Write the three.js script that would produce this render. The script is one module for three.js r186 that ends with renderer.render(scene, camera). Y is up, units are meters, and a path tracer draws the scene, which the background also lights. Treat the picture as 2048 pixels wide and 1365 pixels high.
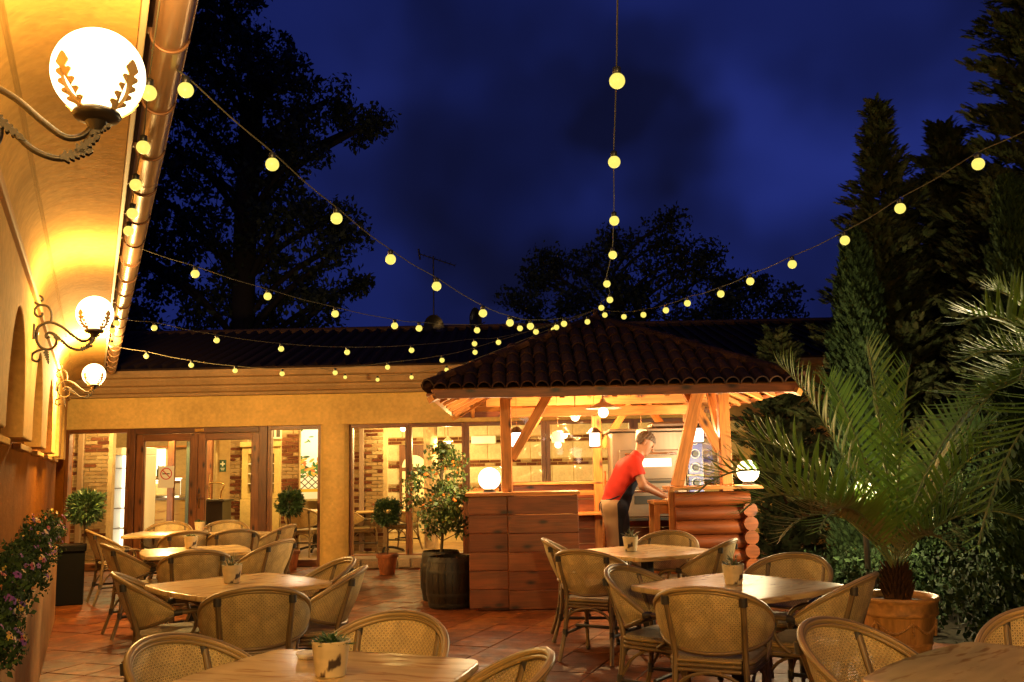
import * as THREE from 'three';
import { mergeGeometries, toCreasedNormals } from 'three/addons/utils/BufferGeometryUtils.js';
import { RoundedBoxGeometry } from 'three/addons/geometries/RoundedBoxGeometry.js';
import { MarchingCubes } from 'three/addons/objects/MarchingCubes.js';

// ---------------------------------------------------------------- camera, sky, exposure
const scene = new THREE.Scene();
const camera = new THREE.PerspectiveCamera(40.2, 2048 / 1365, 0.1, 400);
camera.position.set(0, 1.48, 0);
camera.rotation.order = 'YXZ';
camera.rotation.set(THREE.MathUtils.degToRad(7.653), 0, -0.02);
const renderer = new THREE.WebGLRenderer();
renderer.toneMapping = THREE.LinearToneMapping;
renderer.toneMappingExposure = 1.15;
renderer.shadowMap.enabled = true;

const V = (x, y, z) => new THREE.Vector3(x, y, z);
function rngOf(seed) { let a = seed >>> 0; return () => { a = (a + 0x6D2B79F5) | 0; let t = Math.imul(a ^ (a >>> 15), 1 | a); t = (t + Math.imul(t ^ (t >>> 7), 61 | t)) ^ t; return ((t ^ (t >>> 14)) >>> 0) / 4294967296; }; }
const hash = (x, y, s) => { let h = Math.imul(x | 0, 374761393) + Math.imul(y | 0, 668265263) + Math.imul(s | 0, 974634777); h = Math.imul(h ^ (h >>> 13), 1274126177); return ((h ^ (h >>> 16)) >>> 0) / 4294967296; };
const sm = t => t * t * (3 - 2 * t);
function vnoise(x, y, px, py, s) {           // value noise, period px, py
  const x0 = Math.floor(x), y0 = Math.floor(y), fx = sm(x - x0), fy = sm(y - y0);
  const m = (a, p) => ((a % p) + p) % p;
  const a = hash(m(x0, px), m(y0, py), s), b = hash(m(x0 + 1, px), m(y0, py), s), c = hash(m(x0, px), m(y0 + 1, py), s), d = hash(m(x0 + 1, px), m(y0 + 1, py), s);
  return (a + (b - a) * fx) * (1 - fy) + (c + (d - c) * fx) * fy;
}
function fbm(u, v, fx, fy, oct, s) { let r = 0, a = 0.5, n = 0; for (let o = 0; o < oct; o++) { r += a * vnoise(u * fx, v * fy, fx, fy, s + o * 17); n += a; a *= 0.5; fx *= 2; fy *= 2; } return r / n; }
const clamp = (x, a = 0, b = 1) => Math.min(b, Math.max(a, x));
const lerp = (a, b, t) => a + (b - a) * t;

{ // dusk sky: deep blue air with torn dark cloud, computed over the whole dome
  const w = 1024, h = 512, data = new Float32Array(w * h * 4);
  // cloud masses seen above the terrace: [azimuth from -z to the right, elevation, half width, half height, strength], radians
  const mass = [[-0.02, 0.44, 0.16, 0.07, 0.55], [-0.07, 0.34, 0.16, 0.07, 0.7], [0.10, 0.31, 0.11, 0.07, 0.8], [0.25, 0.24, 0.075, 0.08, 0.8], [-0.02, 0.24, 0.15, 0.06, 0.5], [0.37, 0.25, 0.10, 0.05, 0.45], [0.12, 0.20, 0.2, 0.04, 0.4], [0.42, 0.47, 0.12, 0.04, 0.3], [-0.9, 0.4, 0.3, 0.12, 0.7], [1.1, 0.5, 0.35, 0.12, 0.7], [2.2, 0.35, 0.4, 0.15, 0.7], [-2.1, 0.5, 0.4, 0.15, 0.7]];
  for (let j = 0; j < h; j++) for (let i = 0; i < w; i++) {
    const u = i / w, v = j / h, el = (v - 0.5) * Math.PI, az0 = (u - 0.5) * 2 * Math.PI;   // az0 = atan2(z, x)
    let az = az0 + Math.PI / 2; while (az > Math.PI) az -= 2 * Math.PI; while (az < -Math.PI) az += 2 * Math.PI;
    const wx = fbm(u, v, 18, 9, 5, 5) - 0.5, wy = fbm(u, v, 18, 9, 5, 91) - 0.5;
    let c = fbm(u + wx * 0.06, v + wy * 0.06, 9, 9, 6, 33);
    let cl = clamp((c - 0.50) * 3.4) * 0.45;
    for (const [a, e, sa, se, k] of mass) { const da = (az - a + wx * 0.9) / sa, de = (el - e + wy * 0.7) / se; cl += k * Math.exp(-(da * da + de * de)); }
    cl = clamp(cl, 0, 0.95); const gap = 0.9 * Math.exp(-(((az - 0.24 + wx * 0.4) / 0.13) ** 2 + ((el - 0.37 + wy * 0.4) / 0.07) ** 2)) + 0.55 * Math.exp(-(((az + 0.15 + wx * 0.3) / 0.07) ** 2 + ((el - 0.40 + wy * 0.3) / 0.05) ** 2)) + 0.5 * Math.exp(-(((az - 0.42 + wx * 0.4) / 0.1) ** 2 + ((el - 0.33 + wy * 0.4) / 0.05) ** 2)) + 0.55 * clamp((c - 0.52) * 5) * clamp(1 - cl * 2);
    const low = clamp(1 - el / 1.2);
    let r = lerp(0.0062, 0.0082, low), g = lerp(0.0110, 0.0138, low), b = lerp(0.086, 0.094, low);
    const k = (1 - cl * 0.93) * (1 + gap), fine = 0.70 + 0.6 * fbm(u, v, 26, 16, 5, 7);
    const o = (j * w + i) * 4;
    data[o] = (r * k + cl * 0.0030) * fine; data[o + 1] = (g * k + cl * 0.0034) * fine; data[o + 2] = (b * k + cl * 0.0125) * fine; data[o + 3] = 1;
    if (el < 0) { data[o] = 0.004; data[o + 1] = 0.006; data[o + 2] = 0.03; }
  }
  const sky = new THREE.DataTexture(data, w, h, THREE.RGBAFormat, THREE.FloatType);
  sky.mapping = THREE.EquirectangularReflectionMapping; sky.magFilter = sky.minFilter = THREE.LinearFilter; sky.needsUpdate = true;
  scene.background = sky; scene.environment = sky;
  const dusk = new THREE.DirectionalLight(0x8fa4ff, 0.008);   // what is left of daylight, from the blue gap in the cloud
  dusk.position.set(8, 9, -20); dusk.castShadow = true; dusk.shadow.radius = 60;
  Object.assign(dusk.shadow.camera, { left: -25, right: 25, top: 25, bottom: -25, far: 90 });
  scene.add(dusk);
}

// ---------------------------------------------------------------- helpers
const taken = {};
function numbered(name) { const k = taken[name] = (taken[name] ?? -1) + 1; return k ? `${name}_${String(k).padStart(3, '0')}` : name; }
function tag(o, label, category, group, kind) { if (label) o.userData.label = label; if (category) o.userData.category = category; if (group) o.userData.group = group; if (kind) o.userData.kind = kind; return o; }
function thing(name, label, category, pos = [0, 0, 0], turn = 0, group) {
  const o = new THREE.Group(); o.name = numbered(name); o.position.set(...pos); o.rotation.y = turn; scene.add(o); return tag(o, label, category, group);
}
function mesh(name, geo, mat, parent = scene) {
  const m = new THREE.Mesh(Array.isArray(geo) ? merge(geo) : geo, mat); m.castShadow = m.receiveShadow = true;
  m.name = parent === scene ? numbered(name) : name; parent.add(m); return m;
}
function grp(name, parent) { const o = new THREE.Group(); o.name = name; parent.add(o); return o; }
function at(m, x, y, z, rx = 0, ry = 0, rz = 0) { m.position.set(x, y, z); m.rotation.set(rx, ry, rz); return m; }
function instanced(name, geo, mat, mats, cols, parent) {
  const m = new THREE.InstancedMesh(geo, mat, mats.length); mats.forEach((q, i) => m.setMatrixAt(i, q));
  if (cols) cols.forEach((c, i) => m.setColorAt(i, c));
  m.castShadow = m.receiveShadow = true; m.name = parent === scene ? numbered(name) : name; m.userData.kind = 'stuff'; parent.add(m); return m;
}
function merge(list) {
  return mergeGeometries(list.map(g => { const q = g.index ? g.toNonIndexed() : g; for (const k of Object.keys(q.attributes)) if (!['position', 'normal', 'uv'].includes(k)) q.deleteAttribute(k); if (!q.attributes.uv) q.setAttribute('uv', new THREE.BufferAttribute(new Float32Array(q.attributes.position.count * 2), 2)); return q; }));
}
const move = (g, x = 0, y = 0, z = 0, rx = 0, ry = 0, rz = 0) => { if (rx) g.rotateX(rx); if (ry) g.rotateY(ry); if (rz) g.rotateZ(rz); return g.translate(x, y, z); };
function boxUV(g, along = 'auto', off = 0) { // uv in metres, u along the longest side
  const q = g.index ? g.toNonIndexed() : g, p = q.attributes.position, n = q.attributes.normal, uv = new Float32Array(p.count * 2);
  q.computeBoundingBox(); const s = q.boundingBox.getSize(V(0, 0, 0)); const ax = along === 'auto' ? (s.x >= s.y && s.x >= s.z ? 0 : s.y >= s.z ? 1 : 2) : along;
  for (let i = 0; i < p.count; i++) {
    const c = [p.getX(i), p.getY(i), p.getZ(i)], m = [Math.abs(n.getX(i)), Math.abs(n.getY(i)), Math.abs(n.getZ(i))];
    const k = m[0] > m[1] && m[0] > m[2] ? 0 : m[1] > m[2] ? 1 : 2, rest = [0, 1, 2].filter(a => a !== k);
    let a = rest[0], b = rest[1]; if (b === ax) [a, b] = [b, a];
    uv[i * 2] = c[a] + off; uv[i * 2 + 1] = c[b] + off * 1.7;
  }
  q.setAttribute('uv', new THREE.BufferAttribute(uv, 2)); return q;
}
const box = (w, h, d, x = 0, y = 0, z = 0, off = 0) => boxUV(new THREE.BoxGeometry(w, h, d).translate(x, y, z), 'auto', off);
const rbox = (w, h, d, r, x = 0, y = 0, z = 0, off = 0) => boxUV(new RoundedBoxGeometry(w, h, d, 2, r).translate(x, y, z), 'auto', off);
const span = (x0, x1, y0, y1, z0, z1, off = 0) => box(x1 - x0, y1 - y0, z1 - z0, (x0 + x1) / 2, (y0 + y1) / 2, (z0 + z1) / 2, off);
const rspan = (x0, x1, y0, y1, z0, z1, r = 0.006, off = 0) => rbox(x1 - x0, y1 - y0, z1 - z0, r, (x0 + x1) / 2, (y0 + y1) / 2, (z0 + z1) / 2, off);
const P3 = a => a.map(p => V(...p));
function tube(pts, r, seg = 24, rad = 8, closed = false) {
  const c = new THREE.CatmullRomCurve3(P3(pts), closed, 'catmullrom', 0.5);
  return new THREE.TubeGeometry(c, seg, r, rad, closed);
}
function rod(a, b, r0, r1 = r0, rad = 8) { // straight round bar with capped ends
  const A = V(...a), B = V(...b), d = B.clone().sub(A), L = d.length(), g = new THREE.CylinderGeometry(r1, r0, L, rad);
  g.applyQuaternion(new THREE.Quaternion().setFromUnitVectors(V(0, 1, 0), d.normalize())); const m = A.add(B).multiplyScalar(0.5); return g.translate(m.x, m.y, m.z);
}
function beam(a, b, w, h, bev = 0.006, off = 0) { // squared timber from a to b, w across, h deep
  const A = V(...a), B = V(...b), d = B.clone().sub(A), L = d.length(); d.normalize();
  const g = boxUV(new RoundedBoxGeometry(w, L, h, 1, bev), 1, off); const up = V(0, 0, 1); const x = d.clone().cross(up); if (x.length() < 1e-4) x.set(1, 0, 0); x.normalize(); const z = x.clone().cross(d);
  g.applyMatrix4(new THREE.Matrix4().makeBasis(x, d, z)); const m = A.add(B).multiplyScalar(0.5); return g.translate(m.x, m.y, m.z);
}
const lathe = (pts, seg = 32) => new THREE.LatheGeometry(pts.map(p => new THREE.Vector2(p[0], p[1])), seg);
function extr(pts, depth, bev = 0) { const s = new THREE.Shape(pts.map(p => new THREE.Vector2(p[0], p[1]))); return new THREE.ExtrudeGeometry(s, { depth, bevelEnabled: bev > 0, bevelSize: bev, bevelThickness: bev, bevelSegments: 2, steps: 1 }); }

// ---------------------------------------------------------------- textures and materials
function tex(w, h, fn, srgb = true) {
  const d = new Uint8Array(w * h * 4);
  for (let j = 0; j < h; j++) for (let i = 0; i < w; i++) { const c = fn(i / w, j / h, i, j), o = (j * w + i) * 4; d[o] = clamp(c[0]) * 255; d[o + 1] = clamp(c[1]) * 255; d[o + 2] = clamp(c[2]) * 255; d[o + 3] = 255; }
  const t = new THREE.DataTexture(d, w, h, THREE.RGBAFormat); t.wrapS = t.wrapT = THREE.RepeatWrapping; t.magFilter = THREE.LinearFilter; t.minFilter = THREE.LinearMipmapLinearFilter; t.generateMipmaps = true; if (srgb) t.colorSpace = THREE.SRGBColorSpace; t.needsUpdate = true; return t;
}
const scaled = (t, x, y = x) => { const q = t.clone(); q.repeat.set(x, y); q.needsUpdate = true; return q; };
const gray = (w, h, fn) => tex(w, h, (u, v, i, j) => { const g = fn(u, v, i, j); return [g, g, g]; }, false);
const T = {};
T.plaster = tex(512, 512, (u, v) => { const a = fbm(u, v, 4, 4, 6, 3), b = fbm(u, v, 60, 60, 3, 9); const st = clamp((fbm(u, v, 7, 5, 5, 41) - 0.56) * 4); const k = 0.84 + 0.20 * (a - 0.5) + 0.12 * (b - 0.5) - 0.05 * st; return [k, k * 0.985, k * 0.96]; });
T.plasterB = gray(512, 512, (u, v) => 0.5 * fbm(u, v, 24, 24, 4, 21) + 0.5 * fbm(u, v, 90, 90, 2, 4));
T.wood = tex(1024, 512, (u, v) => { // pine, grain along u, with knots
  let kn = 0, wv = 0; for (let k = 0; k < 7; k++) { const kx = hash(k, 1, 5), ky = hash(k, 2, 5); let du = Math.abs(u - kx); du = Math.min(du, 1 - du); let dv = v - ky; dv -= Math.round(dv); const d = Math.hypot(du * 22, dv * 26); kn = Math.max(kn, Math.exp(-d * d * 1.6)); wv += Math.sign(dv) * 0.025 * Math.exp(-d * d * 0.10); }
  const y = v + wv + 0.05 * (fbm(u, v, 3, 2, 3, 8) - 0.5);
  const ring = 0.5 + 0.5 * Math.sin((y * 9 + 3.2 * fbm(u, v, 2, 9, 4, 2)) * 6.283), fib = fbm(u, y - Math.floor(y), 6, 120, 3, 12), blot = fbm(u, v, 4, 3, 4, 77);
  let k = 0.80 - 0.10 * ring * ring + 0.16 * (fib - 0.5) + 0.30 * (blot - 0.5);
  const kk = 1 - 0.72 * kn; return [k * kk, k * 0.88 * kk * (1 - 0.1 * kn), k * 0.72 * kk]; });
T.woodB = gray(512, 512, (u, v) => 0.5 * fbm(u, v, 5, 90, 3, 12) + 0.5 * fbm(u, v, 3, 24, 3, 2));
T.top = tex(1024, 1024, (u, v) => { // worn beige table top with brown streaks
  const q = v + 0.10 * (fbm(u, v, 3, 3, 4, 71) - 0.5), s = fbm(u, q - Math.floor(q), 3, 26, 5, 14), m = fbm(u, v, 5, 5, 5, 40), st = clamp((fbm(u, q - Math.floor(q), 7, 34, 4, 99) - 0.60) * 5.5);
  let k = 0.84 + 0.16 * (s - 0.5) + 0.14 * (m - 0.5); return [k * (1 - 0.20 * st), k * 0.91 * (1 - 0.30 * st), k * 0.76 * (1 - 0.38 * st)]; });
T.terra = tex(512, 512, (u, v) => { const a = fbm(u, v, 5, 5, 6, 31), b = fbm(u, v, 40, 40, 3, 61), st = clamp((fbm(u, v, 9, 9, 4, 5) - 0.55) * 4); const k = 0.72 + 0.5 * (a - 0.5) + 0.18 * (b - 0.5); return [k * (1 - 0.25 * st), k * 0.93 * (1 - 0.28 * st), k * 0.86 * (1 - 0.3 * st)]; });
T.terraB = gray(512, 512, (u, v) => 0.7 * fbm(u, v, 8, 8, 5, 31) + 0.3 * fbm(u, v, 50, 50, 2, 3));
T.terraR = gray(512, 512, (u, v) => 0.34 + 0.5 * fbm(u, v, 6, 6, 5, 57));
T.caneA = gray(256, 256, (u, v) => { // open cane weave, 16 x 16 holes
  const n = 16, x = (u * n) % 1, y = (v * n) % 1; const dx = Math.abs(x - 0.5), dy = Math.abs(y - 0.5); return Math.max(dx, dy) < 0.165 ? 0 : 1; });
T.cane = tex(256, 256, (u, v, i, j) => { const n = 16, x = Math.floor(u * n), y = Math.floor(v * n), o = ((x + y) & 1) ? 0.08 : -0.06, f = fbm(u, v, 60, 60, 2, 2) - 0.5, c = fbm(u, v, 4, 4, 3, 8) - 0.5; const k = 0.78 + o + 0.14 * f + 0.2 * c; return [k, k * 0.93, k * 0.8]; });
T.caneB = gray(256, 256, (u, v) => { const n = 16, x = (u * n) % 1, y = (v * n) % 1, sx = Math.sin(x * 6.283), sy = Math.sin(y * 6.283); return 0.5 + 0.25 * sx * sy + 0.2 * (Math.abs(x - 0.5) < 0.27 && Math.abs(y - 0.5) < 0.27 ? -1 : 1); });
T.rattan = tex(128, 256, (u, v) => { const nod = Math.exp(-Math.pow((v * 3 % 1 - 0.5) * 16, 2)), f = fbm(u, v, 8, 30, 4, 3); const k = 0.72 + 0.4 * (f - 0.5) - 0.28 * nod; return [k, k * 0.9, k * 0.76]; });
T.brick = tex(256, 256, (u, v) => { const a = fbm(u, v, 6, 6, 5, 3), k = 0.72 + 0.5 * (a - 0.5); return [k, k * 0.95, k * 0.9]; });
T.birch = tex(512, 256, (u, v) => { const m = fbm(u, v, 6, 5, 4, 14), str = clamp((fbm(u, v, 9, 16, 4, 63) - 0.66) * 9), fine = fbm(u, v, 10, 60, 3, 5); const k = 0.84 + 0.18 * (m - 0.5) + 0.08 * (fine - 0.5); return [k * (1 - 0.72 * str), k * 0.95 * (1 - 0.78 * str), k * 0.84 * (1 - 0.8 * str)]; });
T.metal = gray(256, 256, (u, v) => 0.40 + 0.4 * fbm(u, v, 3, 60, 3, 6));
T.bark = tex(256, 256, (u, v) => { const f = fbm(u, v, 12, 4, 5, 9); const k = 0.35 + 0.9 * f; return [k * 0.8, k * 0.66, k * 0.52]; });

const S = (r, g, b, rough = 0.7, o = {}) => { const m = rough >= 0.8 ? new THREE.MeshPhysicalMaterial({ roughness: rough, specularIntensity: 0.25, ...o }) : new THREE.MeshStandardMaterial({ roughness: rough, ...o }); m.color.setRGB(r, g, b); return m; };
const woodMat = (r, g, b, rough = 0.55) => S(r, g, b, rough, { map: scaled(T.wood, 0.8, 1.6), bumpMap: scaled(T.woodB, 0.8, 2.2), bumpScale: 0.0015 });
const M = {
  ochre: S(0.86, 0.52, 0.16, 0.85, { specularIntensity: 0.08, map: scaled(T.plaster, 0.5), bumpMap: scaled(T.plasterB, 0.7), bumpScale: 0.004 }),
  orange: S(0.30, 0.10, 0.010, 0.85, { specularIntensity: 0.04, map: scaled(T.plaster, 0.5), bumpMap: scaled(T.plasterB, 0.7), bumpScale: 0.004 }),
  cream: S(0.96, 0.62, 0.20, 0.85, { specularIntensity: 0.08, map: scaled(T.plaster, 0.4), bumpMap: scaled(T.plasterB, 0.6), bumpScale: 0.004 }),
  room: S(0.70, 0.52, 0.26, 0.9, { map: scaled(T.plaster, 0.4) }),
  ceiling: S(0.82, 0.78, 0.68, 0.9),
  gutter: S(0.30, 0.17, 0.09, 0.30, { metalness: 0.55 }),
  fascia: S(0.55, 0.40, 0.22, 0.6),
  iron: S(0.05, 0.042, 0.034, 0.36, { metalness: 0.6 }),
  ironDark: S(0.025, 0.023, 0.02, 0.5, { metalness: 0.3 }),
  joinery: woodMat(0.34, 0.15, 0.06, 0.42),
  joineryDark: woodMat(0.20, 0.085, 0.035, 0.45),
  pine: woodMat(0.95, 0.52, 0.19, 0.5),
  pine2: woodMat(0.88, 0.45, 0.15, 0.5),
  stained: woodMat(0.34, 0.112, 0.034, 0.42),
  stained2: woodMat(0.28, 0.086, 0.026, 0.45),
  stained3: woodMat(0.39, 0.135, 0.042, 0.42),
  redwood: woodMat(0.40, 0.13, 0.055, 0.5),
  glass: new THREE.MeshPhysicalMaterial({ color: 0xffffff, roughness: 0.02, transmission: 1, thickness: 0, ior: 1.5 }),
  vinyl: new THREE.MeshPhysicalMaterial({ color: 0xffffff, roughness: 0.06, transmission: 1, thickness: 0, ior: 1.45 }),
  steel: S(0.19, 0.15, 0.115, 0.7, { metalness: 0.85, roughnessMap: T.metal }),
  chrome: S(0.8, 0.8, 0.78, 0.12, { metalness: 1 }),
  brass: S(0.75, 0.55, 0.25, 0.2, { metalness: 1 }),
  black: S(0.014, 0.014, 0.013, 0.4),
  white: S(0.78, 0.76, 0.70, 0.5),
  soil: S(0.035, 0.024, 0.016, 1),
  rope: S(0.10, 0.085, 0.05, 0.8),
  terracotta: S(0.55, 0.20, 0.075, 0.75, { map: scaled(T.terra, 1), bumpMap: T.terraB, bumpScale: 0.003 }),
};
const LAMP = [1.0, 0.63, 0.20];
function glow(r, g, b, k) { const m = S(0.9, 0.85, 0.75, 0.4); m.emissive.setRGB(r, g, b); m.emissiveIntensity = k; return m; }
function pointLight(pos, cd, rgb = LAMP, soft = 5) { const l = new THREE.PointLight(0xffffff, cd, 0, 2); l.color.setRGB(...rgb); l.position.set(...pos); l.castShadow = true; l.shadow.radius = soft; scene.add(l); return l; }
const globeGlow = glow(1.0, 0.82, 0.46, 4.0), bulbGlow = glow(1.0, 0.82, 0.15, 0.95); bulbGlow.color.setRGB(0.1, 0.09, 0.05);
// ---------------------------------------------------------------- ground
{
  const g = new THREE.PlaneGeometry(300, 300).rotateX(-Math.PI / 2).translate(0, -0.03, -60);
  tag(mesh('ground', boxUV(g), S(0.05, 0.045, 0.03, 1, { map: scaled(T.plaster, 0.2) })), null, null, null, 'structure');
  // tiled terrace: square clay tiles laid diagonally to the house wall, joints recessed
  const terrace = thing('terrace_floor'); terrace.userData.kind = 'structure';
  mesh('joint_bed', boxUV(new THREE.PlaneGeometry(14, 20).rotateX(-Math.PI / 2).translate(-3.6, -0.009, -7)), S(0.15, 0.075, 0.035, 0.9, { map: scaled(T.plaster, 0.6) }), terrace);
  const R = rngOf(11), pitch = 0.36, ang = THREE.MathUtils.degToRad(-20.8), ca = Math.cos(ang), sa = Math.sin(ang);
  const tints = [[0.30, 0.095, 0.020], [0.26, 0.082, 0.017], [0.34, 0.115, 0.026], [0.235, 0.07, 0.015], [0.37, 0.14, 0.036], [0.29, 0.095, 0.021]];
  const mats = tints.map(c => S(...c, 0.95, { map: T.terra, bumpMap: T.terraB, bumpScale: 0.003, roughnessMap: T.terraR, specularIntensity: 0.3 }));
  const geos = [0, 1, 2, 3].map(k => { const g = new RoundedBoxGeometry(pitch - 0.007, 0.016, pitch - 0.007, 1, 0.003), q = boxUV(g, 0), uv = q.attributes.uv; for (let i = 0; i < uv.count; i++) uv.setXY(i, uv.getX(i) * 1.3 + 0.27 * k, uv.getY(i) * 1.3 + 0.41 * k); return q.translate(0, -0.008, 0); });
  const spots = [];
  for (let i = -40; i < 60; i++) for (let j = -20; j < 70; j++) {
    const lx = i * pitch, lz = -j * pitch, x = lx * ca + lz * sa, z = -lx * sa + lz * ca;
    if (z > -0.5 || z < -14.75 || x > 3.25 + 0.05 * Math.sin(z * 3)) continue;
    if (x * 0.9122 - z * 0.4096 * 1 < -0.75 && false) continue;
    const off = x * 0.9122 + z * -0.4096; if (off < -0.6) continue;
    spots.push([x, z]);
  }
  const inView = ([x, z]) => { const d = -z, px = 1024 + 1865 * x / d, py = 934 + 1.48 * 1865 / d; return px > -60 && px < 2100 && py < 1500; };
  spots.sort((a, b) => (inView(b) - inView(a)) || (Math.hypot(...a) - Math.hypot(...b)));
  const rest = [], restC = [];
  spots.forEach(([x, z], n) => {
    const y = -0.001 + 0.004 * (R() - 0.5), tilt = 0.006 * (R() - 0.5), tilt2 = 0.006 * (R() - 0.5), turn = ang + Math.floor(R() * 4) * Math.PI / 2;
    if (n < 300) { const m = mesh('floor_tile', geos[Math.floor(R() * 4)], mats[Math.floor(R() * mats.length)], terrace); at(m, x, y, z, tilt, turn, tilt2); }
    else { rest.push(new THREE.Matrix4().compose(V(x, y, z), new THREE.Quaternion().setFromEuler(new THREE.Euler(tilt, turn, tilt2)), V(1, 1, 1))); restC.push(new THREE.Color().setRGB(...tints[Math.floor(R() * tints.length)])); }
  });
  const far = instanced('floor_tiles', geos[1], S(1, 1, 1, 0.95, { map: T.terra, bumpMap: T.terraB, bumpScale: 0.004, roughnessMap: T.terraR }), rest, restC, terrace); far.userData.kind = 'stuff';
}

// ---------------------------------------------------------------- long house with blind arches on the left (local x = out from the wall, -z = along it)
const HA = THREE.MathUtils.degToRad(24.18);
const hp = (o, y, t) => { const c = Math.cos(HA), s = Math.sin(HA); return [o * c - t * s, y, -o * s - t * c]; };
{
  const h = thing('arcaded_house', 'ochre plastered house wall with blind arches and deep curved eave on the left', 'house', [0, 0, 0], HA);
  const z0 = 9, z1 = -15.9;                        // along the wall
  // upper wall: one outline with the arches cut from its lower edge, in (t, y)
  const s = new THREE.Shape(); const t0 = -9, t1 = 15.9, yb = 1.72, yt = 2.66;
  s.moveTo(t0, yb); const arches = [];
  for (let c = 5.73 - 2.15 * 6; c < 15.5; c += 2.15) if (c - 0.64 > t0 && c + 0.64 < t1) arches.push(c);
  for (const c of arches) { s.lineTo(c - 0.63, yb); s.lineTo(c - 0.63, 1.78); s.absarc(c, 1.78, 0.63, Math.PI, 0, true); s.lineTo(c + 0.63, yb); }
  s.lineTo(t1, yb); s.lineTo(t1, yt); s.lineTo(t0, yt); s.closePath();
  const up = new THREE.ExtrudeGeometry(s, { depth: 0.12, bevelEnabled: true, bevelSize: 0.008, bevelThickness: 0.008, bevelSegments: 2, curveSegments: 28 });
  up.rotateY(Math.PI / 2); up.translate(-0.518, 0, 0);          // shape x (t) -> -z, extrusion -> +x
  mesh('arcade_wall', boxUV(up, 2), M.ochre, h);
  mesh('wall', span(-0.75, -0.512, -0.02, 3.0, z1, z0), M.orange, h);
  for (const c of arches) mesh('niche_sill', rspan(-0.51, -0.455, 1.665, 1.705, -(c + 0.62), -(c - 0.62), 0.006), M.ochre, h);
  mesh('wall_base', rspan(-0.53, -0.497, 0.002, 0.16, z1, z0, 0.008), S(0.42, 0.24, 0.11, 0.8, { map: scaled(T.plaster, 0.6) }), h);
  // picture rail under the cove, and the cove itself
  mesh('string_course', rspan(-0.40, -0.362, 2.612, 2.655, z1, z0, 0.01), S(0.50, 0.28, 0.10, 0.7), h);
  const pr = [[-0.51, 2.663]]; const A = [-0.392, 2.663], B = [-0.388, 2.985], C = [-0.06, 2.995];
  for (let k = 0; k <= 18; k++) { const t = k / 18; pr.push([(1 - t) ** 2 * A[0] + 2 * t * (1 - t) * B[0] + t * t * C[0], (1 - t) ** 2 * A[1] + 2 * t * (1 - t) * B[1] + t * t * C[1]]); }
  pr.push([0.088, 3.0], [0.088, 3.07], [-0.51, 3.07]);
  const cove = extr(pr, z0 - z1); cove.translate(0, 0, z1);
  mesh('eave_cove', boxUV(toCreasedNormals(cove, 0.5), 2), M.ochre, h);
  mesh('fascia_board', rspan(0.09, 0.112, 2.965, 3.12, z1, z0, 0.004), M.fascia, h);
  mesh('roof', boxUV(extr([[0.2, 3.125], [-3.6, 4.5], [-3.6, 4.62], [0.22, 3.2]], z0 - z1).translate(0, 0, z1), 2), S(0.16, 0.07, 0.035, 0.9), h);
  mesh('end_wall', span(-3.6, -0.76, 0, 3.06, z1 - 0.1, z1 + 0.1), M.ochre, h);
  // half-round gutter on strap brackets
  const gp = []; const gr = 0.060, gc = [0.192, 3.0];
  for (let k = 0; k <= 20; k++) { const a = Math.PI + Math.PI * k / 20; gp.push([gc[0] + gr * Math.cos(a), gc[1] + gr * Math.sin(a)]); }
  for (let k = 20; k >= 0; k--) { const a = Math.PI + Math.PI * k / 20; gp.push([gc[0] + (gr - 0.003) * Math.cos(a), gc[1] + (gr - 0.003) * Math.sin(a)]); }
  const gutter = mesh('gutter', boxUV(toCreasedNormals(extr(gp, z0 + 14.95).translate(0, 0, -14.95), 0.6), 2), M.gutter, h);
  mesh('gutter_lip', tube([[gc[0] + gr, 3.0, z0], [gc[0] + gr, 3.0, -14.95]], 0.008, 2, 8), M.gutter, gutter);
  const strapPts = []; for (let k = 0; k <= 14; k++) { const a = Math.PI + Math.PI * k / 14; strapPts.push([gc[0] + (gr + 0.003) * Math.cos(a), gc[1] + (gr + 0.003) * Math.sin(a), 0]); }
  const strap = merge([tube(strapPts, 0.0065, 20, 6), box(0.024, 0.02, 0.014, 0.122, 3.005, 0)]);
  const strapM = S(0.22, 0.10, 0.045, 0.45, { metalness: 0.4 });
  for (let t = -3.52; t < 14.9; t += 0.62) at(mesh('gutter_bracket', strap, strapM, gutter), 0, 0, -t);
  for (let t = 2.1; t < 14.9; t += 3) { const j = mesh('gutter_joint', extr(gp.slice(0, 21).map(p => [gc[0] + (p[0] - gc[0]) * 1.035, gc[1] + (p[1] - gc[1]) * 1.035]).concat(gp.slice(21).map(p => [gc[0] + (p[0] - gc[0]) * 1.01, gc[1] + (p[1] - gc[1]) * 1.01])), 0.09), M.gutter, gutter); at(j, 0, 0, -t); }
}

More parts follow.
